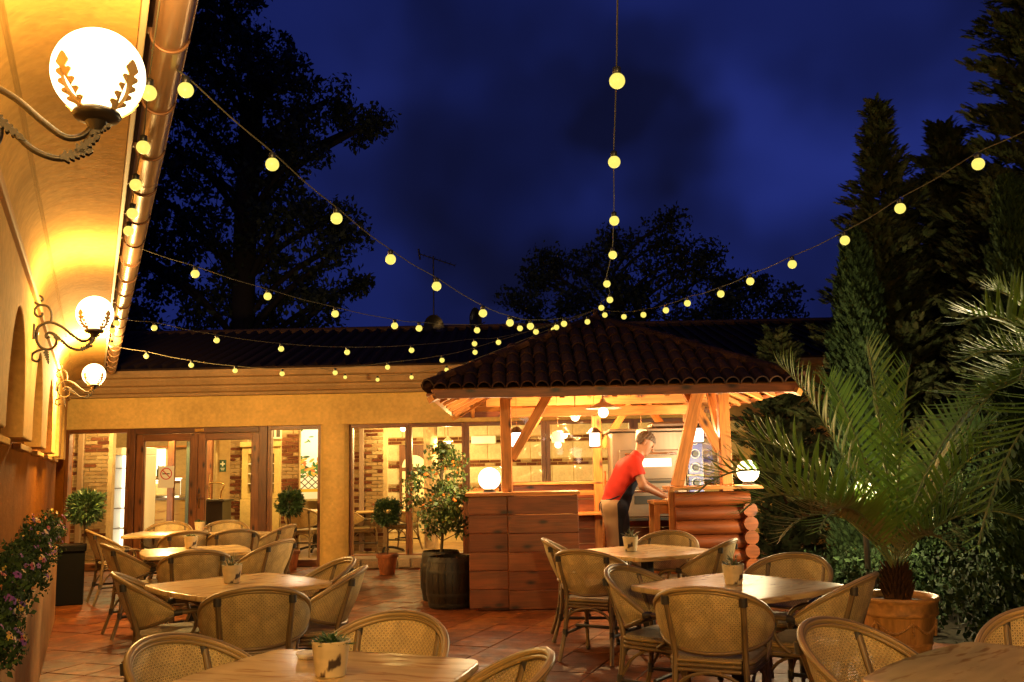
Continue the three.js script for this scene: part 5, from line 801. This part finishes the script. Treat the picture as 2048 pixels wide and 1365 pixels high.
{
  const clay = lathe([[0, 0], [0.105, 0], [0.14, 0.23], [0.16, 0.235], [0.162, 0.285], [0.148, 0.286], [0.135, 0.25], [0, 0.25]], 32);
  const p1 = thing('clay_pot', 'plain terracotta pot beside the yellow pillar, left side', 'plant pot', [-3.42, 0.002, -14.35], 0, 'terracotta pots of the ball trees'); mesh('pot', clay, M.terracotta, p1); mesh('soil', lathe([[0, 0.256], [0.14, 0.255]], 20), M.soil, p1);
  const p2 = thing('clay_pot', 'plain terracotta pot on the tiles before the stone plinth', 'plant pot', [-1.83, 0.002, -13.5], 0, 'terracotta pots of the ball trees'); mesh('pot', clay, M.terracotta, p2); mesh('soil', lathe([[0, 0.256], [0.14, 0.255]], 20), M.soil, p2);
  ballTree('clipped ball tree in a clay pot left of the yellow pillar', [-3.42, 0.257, -14.35], 0.60, 0.185, 21); ballTree('clipped ball tree in a clay pot right of the yellow pillar', [-1.83, 0.257, -13.5], 0.48, 0.175, 22);
  const pl = thing('tall_planter', 'tall black square planter at the end of the flower bed', 'planter', [-5.22, 0.002, -11.1], HA); mesh('planter_box', [rspan(-0.17, 0.17, 0, 0.66, -0.17, 0.17, 0.012), rspan(-0.185, 0.185, 0.60, 0.67, -0.185, 0.185, 0.01)], S(0.005, 0.0045, 0.004, 0.85), pl); mesh('soil', rspan(-0.15, 0.15, 0.671, 0.677, -0.15, 0.15, 0.002), M.soil, pl);
  ballTree('clipped ball tree in the tall black planter', [-5.05, 0.68, -11.1], 0.28, 0.185, 23);
  // barrels used as planters
  function barrel(label, pos, r, h) {
    const o = thing('barrel', label, 'barrel', pos, 0, 'dark wooden barrels beside the kiosk'), n = 22, pr = t => r * (0.86 + 0.14 * Math.sin(Math.PI * t));
    const g = (() => { const pos = [], idx = [], K = 8, w = Math.PI / n - 0.008; for (let i = 0; i <= K; i++) { const t = i / K, R0 = pr(t), y = h * t; for (const [a, k] of [[-w, 0], [0, 0.003], [w, 0], [w, -0.03], [-w, -0.03]]) pos.push(Math.sin(a) * (R0 + k), y, Math.cos(a) * (R0 + k)); } for (let i = 0; i < K; i++) for (let j = 0; j < 5; j++) { const a = i * 5 + j, b = i * 5 + (j + 1) % 5; idx.push(a, b, b + 5, a, b + 5, a + 5); } const q = new THREE.BufferGeometry(); q.setAttribute('position', new THREE.Float32BufferAttribute(pos, 3)); q.setIndex(idx); const s = toCreasedNormals(q, 0.6); return boxUV(s, 1); })();
    const ms = [S(0.024, 0.017, 0.010, 0.5, { map: scaled(T.wood, 1.5) }), S(0.017, 0.012, 0.008, 0.5, { map: scaled(T.wood, 1.5) })];
    for (let i = 0; i < n; i++) { const m = mesh('stave', g, ms[i % 2], o); m.rotation.y = i * 2 * Math.PI / n; }
    for (const t of [0.07, 0.27, 0.72, 0.93]) mesh('hoop', lathe([[pr(t - 0.03) + 0.002, h * (t - 0.035)], [pr(t - 0.03) + 0.006, h * (t - 0.035)], [pr(t + 0.03) + 0.006, h * (t + 0.035)], [pr(t + 0.03) + 0.002, h * (t + 0.035)]], 40), M.ironDark, o);
    mesh('soil', lathe([[0, h * 0.92], [pr(0.92) - 0.03, h * 0.92]], 20), M.soil, o); return o;
  }
  barrel('front dark wooden barrel beside the kiosk counter', [-0.715, 0.002, -10.28], 0.262, 0.53); barrel('rear dark wooden barrel holding the orange tree', [-0.86, 0.002, -10.86], 0.235, 0.54);
  const R = rngOf(66), ot = thing('orange_tree', 'small bushy orange tree with fruit growing from the rear barrel', 'fruit tree', [-0.86, 0.50, -10.86]); const L = [tube([[0, 0, 0], [0.02, 0.25, 0], [0, 0.6, 0.02], [0.03, 1.05, 0]], 0.018, 12, 7)]; const cl = [];
  for (let i = 0; i < 46; i++) { const t = R(), y = 0.22 + t * 0.98, rad = 0.42 * Math.sin(Math.PI * clamp(0.22 + 0.75 * t * 0.95)) * (0.35 + 0.75 * R()), a = R() * 6.283; cl.push([Math.sin(a) * rad, y, Math.cos(a) * rad, 0.10 + 0.05 * R()]); L.push(rod([0, y - 0.1, 0], [Math.sin(a) * rad, y, Math.cos(a) * rad], 0.006, 0.003, 4)); }
  mesh('trunk', L, S(0.10, 0.07, 0.04, 0.9), ot); const [ms, cs] = scatterLeaves(R, cl, 62, 0.055, [[0.09, 0.14, 0.03], [0.12, 0.16, 0.04], [0.06, 0.105, 0.025]]); instanced('crown', leafQuad, foliage(0.4), ms, cs, ot);
  const fr = new THREE.SphereGeometry(0.017, 10, 8), fm = S(0.75, 0.22, 0.02, 0.4); for (let i = 0; i < 34; i++) { const c = cl[Math.floor(R() * cl.length)]; at(mesh('fruit', fr, fm, ot), c[0] * 1.05 + (R() - 0.5) * 0.14, c[1] + (R() - 0.5) * 0.14, c[2] + (R() - 0.5) * 0.14 + 0.04); }
}
{ // flower trough along the house wall
  const R = rngOf(500), o = thing('flower_trough', 'long low ochre flower trough along the house wall', 'planter', [0, 0, 0], HA);
  mesh('trough_wall', [rspan(-0.345, -0.30, 0.002, 0.76, -10.9, -2.4, 0.01), rspan(-0.495, -0.346, 0.002, 0.76, -10.9, -10.855, 0.01), rspan(-0.495, -0.346, 0.002, 0.76, -2.445, -2.4, 0.01)], S(0.66, 0.36, 0.14, 0.8, { map: scaled(T.plaster, 0.8) }), o); mesh('soil', span(-0.495, -0.346, 0.55, 0.70, -10.85, -2.45), M.soil, o);
  const f = thing('pansies', 'purple, yellow and orange pansies spilling over the flower trough', 'flowers', [0, 0, 0], HA); const cl = [], ms = [], cs = [];
  for (let i = 0; i < 190; i++) { const t = 3.2 + Math.pow(R(), 0.8) * 7.9, h = 0.72 + 0.34 * R() + 0.05 * Math.sin(t * 2.3), x = -0.425 + (R() - 0.35) * 0.20; cl.push([x, h - (x > -0.28 ? 0.14 * R() : 0), -t, 0.07 + 0.03 * R()]); }
  const [m1, c1] = scatterLeaves(R, cl, 80, 0.030, [[0.028, 0.052, 0.015], [0.04, 0.07, 0.02]]); instanced('foliage', leafQuad, foliageM, m1, c1, f);
  const petal = (() => { const L = []; for (let k = 0; k < 5; k++) { const s = new THREE.CircleGeometry(0.5, 7).scale(0.75, 1, 1).translate(0, 0.42, 0); s.rotateX(-0.25); s.rotateZ(k * 1.2566); L.push(s); } return merge(L); })();
  const fc = [[0.16, 0.04, 0.20], [0.12, 0.03, 0.18], [0.55, 0.34, 0.03], [0.50, 0.16, 0.03], [0.55, 0.42, 0.22], [0.30, 0.05, 0.06], [0.45, 0.22, 0.05], [0.24, 0.10, 0.26]].map(c => S(...c, 0.7, { side: THREE.DoubleSide }));
  const eye = new THREE.SphereGeometry(0.16, 8, 6), eyeM = S(0.03, 0.012, 0.02, 0.8);
  for (let i = 0; i < 290; i++) { const c = cl[Math.floor(R() * cl.length)], d = V(0.5 + R() * 0.7, 0.3 + R() * 0.7, (R() - 0.1) * 1.1).normalize(); const m = mesh('flower', petal, fc[Math.floor(R() * fc.length)], f); m.position.set(c[0] + d.x * 0.075, c[1] + d.y * 0.085 + 0.01, c[2] + d.z * 0.08); m.quaternion.setFromUnitVectors(V(0, 0, 1), d); m.scale.setScalar(0.014 + 0.011 * R()); const e = mesh('flower_eye', eye, eyeM, m); e.position.set(0, 0, 0.06); e.scale.set(1.4, 1.4, 0.4); }
}
// ---------------------------------------------------------------- strings of bulbs
{
  const strands = [
    ['string of yellow bulbs from the near gutter to the kiosk top', [[-1.26, 2.97, -3.138], [-1.201, 2.898, -3.325], [-1.022, 2.795, -3.892], [-0.848, 2.701, -4.445], [-0.661, 2.625, -5.037], [-0.46, 2.594, -5.673], [-0.201, 2.555, -6.496], [-0.013, 2.575, -7.093], [0.155, 2.625, -7.625], [0.494, 2.803, -8.698], [0.794, 2.964, -9.651]]],
    ['second string of yellow bulbs from the middle of the gutter', [[-2.487, 2.97, -5.973], [-2.193, 2.849, -6.353], [-1.816, 2.773, -6.842], [-1.412, 2.718, -7.365], [-1.003, 2.693, -7.894], [-0.818, 2.703, -8.135], [-0.33, 2.768, -8.766], [0.083, 2.858, -9.302], [0.249, 2.85, -9.518], [0.476, 2.936, -9.812]]],
    ['third string of yellow bulbs, sagging in front of the dark roof', [[-3.818, 2.97, -8.838], [-3.478, 2.884, -8.961], [-2.931, 2.777, -9.159], [-2.343, 2.707, -9.373], [-1.714, 2.687, -9.6], [-1.07, 2.724, -9.834], [-0.409, 2.812, -10.073], [-0.149, 2.835, -10.168], [0.47, 2.995, -10.392]]],
    ['fourth and lowest left string of yellow bulbs, just above the cornice', [[-4.685, 2.97, -10.712], [-4.237, 2.826, -10.705], [-3.71, 2.71, -10.696], [-3.199, 2.635, -10.688], [-2.654, 2.588, -10.679], [-2.042, 2.586, -10.67], [-1.437, 2.637, -10.66], [-0.809, 2.704, -10.65], [-0.428, 2.788, -10.644]]],
    ['short string of small bulbs from the cornice to the kiosk', [[-2.999, 3.06, -14.45], [-2.53, 2.862, -14.012], [-1.963, 2.764, -13.482], [-1.413, 2.74, -12.968], [-0.888, 2.784, -12.478], [-0.592, 2.796, -12.201]]],
    ['string of large bulbs hanging straight down the middle of the sky', [[0.2, 2.93, -1.4], [0.328, 2.899, -2.534], [0.403, 2.867, -3.248], [0.5, 2.895, -4.253], [0.618, 2.905, -5.361], [0.704, 2.905, -6.269], [0.773, 2.92, -7.377], [0.89, 2.95, -8.281], [0.899, 3.03, -9.178], [1.012, 3.085, -9.978]], 2],
    ['string of yellow bulbs rising from the kiosk top to the right edge', [[2.5, 3.0, -2.6], [2.311, 2.902, -3.744], [2.22, 2.852, -4.26], [2.108, 2.817, -4.893], [2.008, 2.783, -5.464], [1.89, 2.785, -6.132], [1.774, 2.803, -6.789], [1.677, 2.813, -7.34], [1.548, 2.869, -8.077], [1.45, 2.902, -8.633], [1.333, 2.97, -9.299], [1.216, 3.059, -9.961]], 2],
  ];
  const apex = [1.0, 3.26, -10.62], bg = new THREE.SphereGeometry(0.029, 18, 14), cap = lathe([[0, 0.022], [0.015, 0.023], [0.016, 0.05], [0.006, 0.056], [0, 0.056]], 12);
  const hang = (o, pts) => { for (const p of pts) { const s = mesh('socket', cap, M.black, o); s.position.set(p[0], p[1], p[2]); const b = mesh('light_bulb', bg, bulbGlow, s); } };
  for (const [label, pts, skip = 1] of strands) {
    const o = thing('string_light', label, 'string lights', [0, 0, 0], 0, 'strings of yellow bulbs over the terrace');
    const line = pts.map((p, i) => i < skip ? p : [p[0], p[1] + 0.055, p[2]]).concat([apex]); const jit = []; line.forEach((p, i) => { jit.push(p); if (i + 1 < line.length) { const q = line[i + 1]; jit.push([(p[0] + q[0]) / 2, (p[1] + q[1]) / 2 - 0.008, (p[2] + q[2]) / 2]); } });
    mesh('cable', tube(jit, 0.003, jit.length * 5, 5), M.rope, o); hang(o, pts.slice(skip));
  }
  const gut = [[-1.311, 2.86, -3.255], [-1.557, 2.86, -3.828], [-1.798, 2.86, -4.347], [-2.016, 2.86, -4.841], [-2.183, 2.86, -5.201], [-3.648, 2.86, -8.493], [-3.877, 2.86, -8.941], [-4.309, 2.86, -9.926]];
  const o = thing('string_light', 'string of yellow bulbs hung along the underside of the gutter', 'string lights', [0, 0, 0], 0, 'strings of yellow bulbs over the terrace'); mesh('cable', tube([[-1.0, 2.925, -2.56], ...gut.map(p => [p[0], p[1] + 0.055, p[2]]), [-4.8, 2.925, -11.02]], 0.003, 60, 5), M.rope, o); hang(o, gut);
}
// ---------------------------------------------------------------- on the far roof
{
  const an = thing('tv_antenna', 'television aerial on a thin mast above the far roof ridge', 'antenna', [-1.54, 4.1, -18.25]); mesh('mast', rod([0, 0, 0], [0, 1.58, 0], 0.014), M.iron, an); const bm = mesh('boom', rod([-0.28, 1.62, 0.05], [0.42, 1.42, -0.2], 0.012), M.iron, an); for (let i = 0; i < 8; i++) { const t = i / 7; mesh('element', rod([-0.28 + 0.7 * t - 0.03, 1.62 - 0.2 * t, 0.05 - 0.25 * t - 0.16], [-0.28 + 0.7 * t + 0.03, 1.62 - 0.2 * t, 0.05 - 0.25 * t + 0.16], 0.005), M.iron, bm); } mesh('reflector', [rod([-0.29, 1.72, 0.05], [-0.26, 1.50, 0.05], 0.02)], M.iron, an);
  const dish = lathe([[0, 0], [0.12, 0.02], [0.2, 0.06], [0.24, 0.10], [0.235, 0.105], [0.19, 0.07], [0.1, 0.03], [0, 0.012]], 28).rotateX(Math.PI / 2).scale(0.85, 1.05, 1);
  const d1 = thing('satellite_dish', 'dark satellite dish turned edgewise on the roof ridge', 'satellite dish', [-0.79, 4.12, -18.25], 1.0); at(mesh('dish', dish, M.iron, d1), 0, 0.24, 0); mesh('mount', rod([0, 0, -0.03], [0, 0.26, -0.03], 0.02), M.iron, d1); mesh('feed_arm', rod([0, 0.05, 0.03], [0, 0.18, 0.32], 0.01), M.iron, d1);
  const d2 = thing('satellite_dish', 'round dark satellite dish at the foot of the aerial mast', 'satellite dish', [-1.55, 4.1, -18.1], 0.3); at(mesh('dish', dish, M.iron, d2), 0, 0.10, 0); mesh('mount', rod([0, 0, -0.03], [0, 0.12, -0.03], 0.02), M.iron, d2); mesh('feed_arm', rod([0, -0.02, 0.03], [0, 0.04, 0.32], 0.01), M.iron, d2);
  const sl = thing('street_lamp', 'small distant street lamp shining right of the kiosk roof', 'street lamp', [6.0, -0.03, -22]); mesh('pole', [rod([0, 0, 0], [0, 4.15, 0], 0.06, 0.04), tube([[0, 4.1, 0], [0.02, 4.22, 0.05], [0.05, 4.1, 0.4]], 0.025, 10, 6)], M.iron, sl); mesh('lamp_head', rbox(0.22, 0.07, 0.3, 0.02, 0.05, 4.1, 0.5), M.iron, sl); mesh('lamp_lens', rbox(0.18, 0.05, 0.24, 0.02, 0.05, 4.045, 0.5), glow(1, 0.8, 0.5, 6), sl); pointLight([6.05, 3.98, -21.5], 6, [1, 0.75, 0.45], 4);
}
// ---------------------------------------------------------------- the baker
{
  const o = thing('person', 'man in red t-shirt and dark apron bending over the kiosk work table', 'person');
  const Z = -10.55, smin = (a, b, k) => { const h = clamp(0.5 + 0.5 * (b - a) / k); return lerp(b, a, h) - k * h * (1 - h); };
  const cap = (p, a, b, ra, rb) => { const bx = b[0] - a[0], by = b[1] - a[1], bz = b[2] - a[2], px = p[0] - a[0], py = p[1] - a[1], pz = p[2] - a[2]; const h = clamp((px * bx + py * by + pz * bz) / (bx * bx + by * by + bz * bz)); return Math.hypot(px - bx * h, py - by * h, pz - bz * h) - lerp(ra, rb, h); };
  function field(fn, c, s, n) {
    const mc = new MarchingCubes(n, new THREE.MeshBasicMaterial(), false, false, 260000); mc.isolation = 0; const hs = n / 2;
    for (let k = 0; k < n; k++) for (let j = 0; j < n; j++) for (let i = 0; i < n; i++) mc.field[i + j * n + k * n * n] = -fn([c[0] + s * (i - hs) / hs, c[1] + s * (j - hs) / hs, c[2] + s * (k - hs) / hs]);
    mc.update(); const m = mc.count, pos = new Float32Array(m * 3), nor = new Float32Array(m * 3); for (let i = 0; i < m * 3; i++) { pos[i] = mc.positionArray[i] * s + c[i % 3]; nor[i] = mc.normalArray[i]; }
    const e = s / hs * 0.6; for (let i = 0; i < m; i++) { const p = [pos[i * 3], pos[i * 3 + 1], pos[i * 3 + 2]]; const g = [0, 1, 2].map(a => { const q = [...p], r = [...p]; q[a] += e; r[a] -= e; return fn(q) - fn(r); }); const l = Math.hypot(...g) || 1; nor[i * 3] = g[0] / l; nor[i * 3 + 1] = g[1] / l; nor[i * 3 + 2] = g[2] / l; }
    const g = new THREE.BufferGeometry(); g.setAttribute('position', new THREE.BufferAttribute(pos, 3)); g.setAttribute('normal', new THREE.BufferAttribute(nor, 3)); return g;
  }
  const J = (x, y, z) => [x, y, Z + z];
  const pel = J(1.10, 1.03, 0), wai = J(1.15, 1.18, 0), che = J(1.265, 1.40, 0), nec = J(1.385, 1.56, 0), hd = J(1.475, 1.705, 0.0);
  const bones = [];   // torso and legs
  const B = (a, b, ra, rb) => bones.push([a, b, ra, rb]);
  B(J(1.09, 1.00, 0.08), J(1.09, 1.00, -0.08), 0.105, 0.105); B(pel, wai, 0.135, 0.125); B(wai, che, 0.125, 0.135); for (const s of [-1, 1]) { B(J(1.15, 1.18, s * 0.05), J(1.29, 1.44, s * 0.10), 0.105, 0.10); B(che, J(1.315, 1.49, s * 0.16), 0.10, 0.07); B(J(1.085, 0.99, s * 0.09), J(1.11, 0.60, s * 0.10), 0.092, 0.062); B(J(1.11, 0.60, s * 0.10), J(1.075, 0.20, s * 0.10), 0.06, 0.042); B(J(1.07, 0.165, s * 0.10), J(1.25, 0.15, s * 0.115), 0.038, 0.03); }
  B(che, nec, 0.10, 0.062); B(nec, J(1.45, 1.655, 0), 0.056, 0.055);
  const arms = []; // [a, b, ra, rb]
  const sh = s => J(1.325, 1.495, s * 0.185), el = s => s > 0 ? J(1.40, 1.235, 0.25) : J(1.47, 1.26, -0.22), wr = s => s > 0 ? J(1.625, 1.125, 0.15) : J(1.665, 1.13, -0.02);
  for (const s of [1, -1]) { arms.push([sh(s), el(s), 0.058, 0.043], [el(s), wr(s), 0.043, 0.028]); }
  const all = p => { let d = 9; for (const b of bones) d = smin(d, cap(p, ...b), 0.045); for (const b of arms) d = smin(d, cap(p, ...b), 0.03); return d; };
  // head, turned down and to the right (local frame: f forward, u up)
  const f = V(0.80, -0.60, 0.10).normalize(), u = V(0.60, 0.80, 0).normalize(), sd = f.clone().cross(u).normalize();
  const H = (a, b, c) => [hd[0] + f.x * a + u.x * b + sd.x * c, hd[1] + f.y * a + u.y * b + sd.y * c, hd[2] + f.z * a + u.z * b + sd.z * c];
  const ell = (p, c, r) => { const q = V(p[0] - c[0], p[1] - c[1], p[2] - c[2]), x = q.dot(f) / r[0], y = q.dot(u) / r[1], z = q.dot(sd) / r[2], l = Math.hypot(x, y, z); return (l - 1) * Math.min(...r); };
  const skull = p => { let d = ell(p, H(-0.012, 0.03, 0), [0.098, 0.095, 0.077]); d = smin(d, ell(p, H(0.035, -0.035, 0), [0.062, 0.082, 0.058]), 0.03); d = smin(d, cap(p, H(0.075, -0.098, 0.012), H(0.075, -0.098, -0.012), 0.022, 0.022), 0.03); return d; };
  const head = p => { let d = skull(p); d = smin(d, cap(p, J(1.41, 1.60, 0), H(-0.03, -0.05, 0), 0.055, 0.052), 0.03); d = smin(d, cap(p, H(0.093, 0.018, 0), H(0.118, -0.022, 0), 0.007, 0.014), 0.012); d = smin(d, cap(p, H(0.094, -0.058, 0.016), H(0.094, -0.058, -0.016), 0.009, 0.009), 0.008); d = smin(d, cap(p, H(0.088, 0.034, 0.03), H(0.088, 0.034, -0.03), 0.010, 0.010), 0.014); for (const s of [-1, 1]) { d = smin(d, cap(p, H(-0.012, 0.02, s * 0.078), H(-0.006, -0.022, s * 0.076), 0.016, 0.010), 0.008); d = Math.max(d, -(cap(p, H(0.097, 0.012, s * 0.034), H(0.1, 0.012, s * 0.036), 0.012, 0.012))); } return d; };
  const skin = S(0.24, 0.115, 0.065, 0.55);
  const hand = s => { // palm and five fingers, reaching forward and down on to the dough
    const w = V(...wr(s)), d = V(0.86, -0.46, s > 0 ? -0.22 : 0.05).normalize(), n = V(0.42, 0.9, 0).normalize(), l = d.clone().cross(n).normalize(), P = (a, b, c) => { const q = w.clone().addScaledVector(d, a).addScaledVector(n, b).addScaledVector(l, c); return [q.x, q.y, q.z]; };
    const hb = [[P(-0.03, 0, 0), P(0.02, 0, 0), 0.026, 0.024]]; for (let i = 0; i < 4; i++) { const c = (i - 1.5) * 0.021, L = [0.036, 0.041, 0.038, 0.030][i]; hb.push([P(0.01, 0, c * 0.7), P(0.085, 0.004, c), 0.016, 0.0115]); hb.push([P(0.085, 0.004, c), P(0.085 + L, -0.006, c * 1.08), 0.0095, 0.009]); hb.push([P(0.085 + L, -0.006, c * 1.08), P(0.085 + L * 1.75, -0.030, c * 1.1), 0.009, 0.0075]); } const t = s > 0 ? -1 : 1; hb.push([P(0.02, -0.004, t * 0.022), P(0.055, -0.012, t * 0.05), 0.014, 0.0105], [P(0.055, -0.012, t * 0.05), P(0.088, -0.022, t * 0.056), 0.0105, 0.008]);
    return [p => { let d = 9; for (const b of hb) d = smin(d, cap(p, ...b), 0.007); return smin(d, cap(p, el(s), wr(s), 0.043, 0.028), 0.01); }, P(0.07, 0, 0)];
  };
  const hands = [1, -1].map(s => { const [fn, c] = hand(s); return field(fn, c, 0.125, 72); });
  const body = mesh('body', [field(all, [1.2, 0.9, Z], 0.98, 120), field(head, hd, 0.18, 84), ...hands], skin, o);
  // eyes, brows
  const eyes = []; for (const s of [-1, 1]) eyes.push(new THREE.SphereGeometry(0.0105, 10, 8).translate(...H(0.088, 0.010, s * 0.033))); mesh('eyes', eyes, S(0.05, 0.035, 0.025, 0.2), o);
  const hair = p => { const q = V(p[0] - hd[0], p[1] - hd[1], p[2] - hd[2]), a = q.dot(f), b = q.dot(u), c = q.dot(sd); let d = skull(p) - 0.011 - 0.003 * Math.sin(a * 190 + c * 90) * Math.sin(c * 170 + b * 60); const line = Math.max(a * 0.75 - b - 0.02, -(b + 0.095)); const cut = Math.max(line, a > -0.005 ? 0.055 - b + (a - 0.03) * 0.1 : -1); const ear = Math.abs(c) > 0.055 && a > -0.03 && b < 0.04 ? 0.02 : -1; return Math.max(d, cut, ear); };
  mesh('hair', field(hair, hd, 0.17, 84), S(0.05, 0.027, 0.012, 0.7), o);
  const shirtFn = p => {
    let d = 9; for (const b of bones) if (b[0][1] > 0.99 && b[1][1] > 0.99 && b[0] !== nec) d = smin(d, cap(p, b[0], b[1], b[2] + 0.013, b[3] + 0.013), 0.045);
    d = Math.max(d, -(p[0] * 0.45 + p[1] * 0.89 - (1.09 * 0.45 + 0.985 * 0.89)), (p[0] - 1.41) * 0.62 + (p[1] - 1.60) * 0.78);
    for (const s of [1, -1]) { const a = sh(s), e = el(s), q = V(e[0] - a[0], e[1] - a[1], e[2] - a[2]), L = q.length(); q.normalize(); const along = (p[0] - a[0]) * q.x + (p[1] - a[1]) * q.y + (p[2] - a[2]) * q.z; d = smin(d, Math.max(cap(p, a, e, 0.074, 0.070), along - L * 0.56), 0.03); }
    return d + 0.003 * Math.sin(p[1] * 40 + p[0] * 30) * Math.sin(p[2] * 22 + p[1] * 12); };
  mesh('t_shirt', field(shirtFn, [1.27, 1.33, Z], 0.46, 110), S(0.38, 0.028, 0.02, 0.8), o);
  const legs = bones.filter(b => b[0][1] < 1.12 && b[1][1] > 0.16 && b[0][1] > 0.3);
  const trouser = p => { let d = 9; for (const b of legs) d = smin(d, cap(p, b[0], b[1], b[2] + 0.018, b[3] + 0.026), 0.04); d += 0.002 * Math.sin(p[1] * 24 + p[2] * 14) * Math.sin(p[0] * 20); return Math.max(d, 0.20 - p[1], p[1] - 1.09); };
  mesh('trousers', field(trouser, [1.1, 0.65, Z], 0.5, 100), S(0.36, 0.26, 0.17, 0.85), o);
  const apr = p => { const body = Math.min(trouser(p), shirtFn(p)); let d = Math.abs(body - 0.014) - 0.006; const x0 = 1.115 + 0.02 * (1.0 - p[1]) + Math.max(0, p[1] - 1.05) * 0.75; const front = 9; let q = p; d = Math.max(d, x0 - p[0], p[1] - (1.20 + (p[0] - 1.2) * 0.75), 0.42 - p[1]); return d; };
  const skirt = p => { // hanging panel across both legs, in front
    const t = clamp((1.02 - p[1]) / 0.62), xf = 1.235 + 0.01 * Math.sin(p[2] * 26 + p[1] * 5) + 0.03 * Math.sin(Math.PI * t) - 0.02 * t - 2.2 * (p[2] - Z) * (p[2] - Z); return Math.max(Math.abs(p[0] - xf) - 0.006, Math.abs(p[2] - Z) - 0.205, 0.42 - p[1], p[1] - 1.08); };
  mesh('apron', field(p => Math.min(skirt(p), apr(p)), [1.2, 0.85, Z], 0.47, 124), S(0.016, 0.018, 0.030, 0.8), o);
  mesh('apron_ties', [tube([[1.0, 1.09, Z + 0.10], [1.06, 1.10, Z + 0.155], [1.16, 1.14, Z + 0.155], [1.22, 1.17, Z + 0.11]], 0.008, 16, 6), tube([[0.985, 1.09, Z + 0.06], [0.95, 1.02, Z + 0.07], [0.965, 0.95, Z + 0.075]], 0.006, 12, 5), tube([[0.985, 1.09, Z + 0.05], [0.94, 1.05, Z + 0.03], [0.935, 0.97, Z + 0.03]], 0.006, 12, 5)], S(0.03, 0.03, 0.045, 0.8), o);
  for (const s of [-1, 1]) mesh('shoe', rbox(0.27, 0.075, 0.095, 0.03, 1.145, 0.162, Z + s * 0.107), M.black, o);
}
renderer.render(scene, camera);
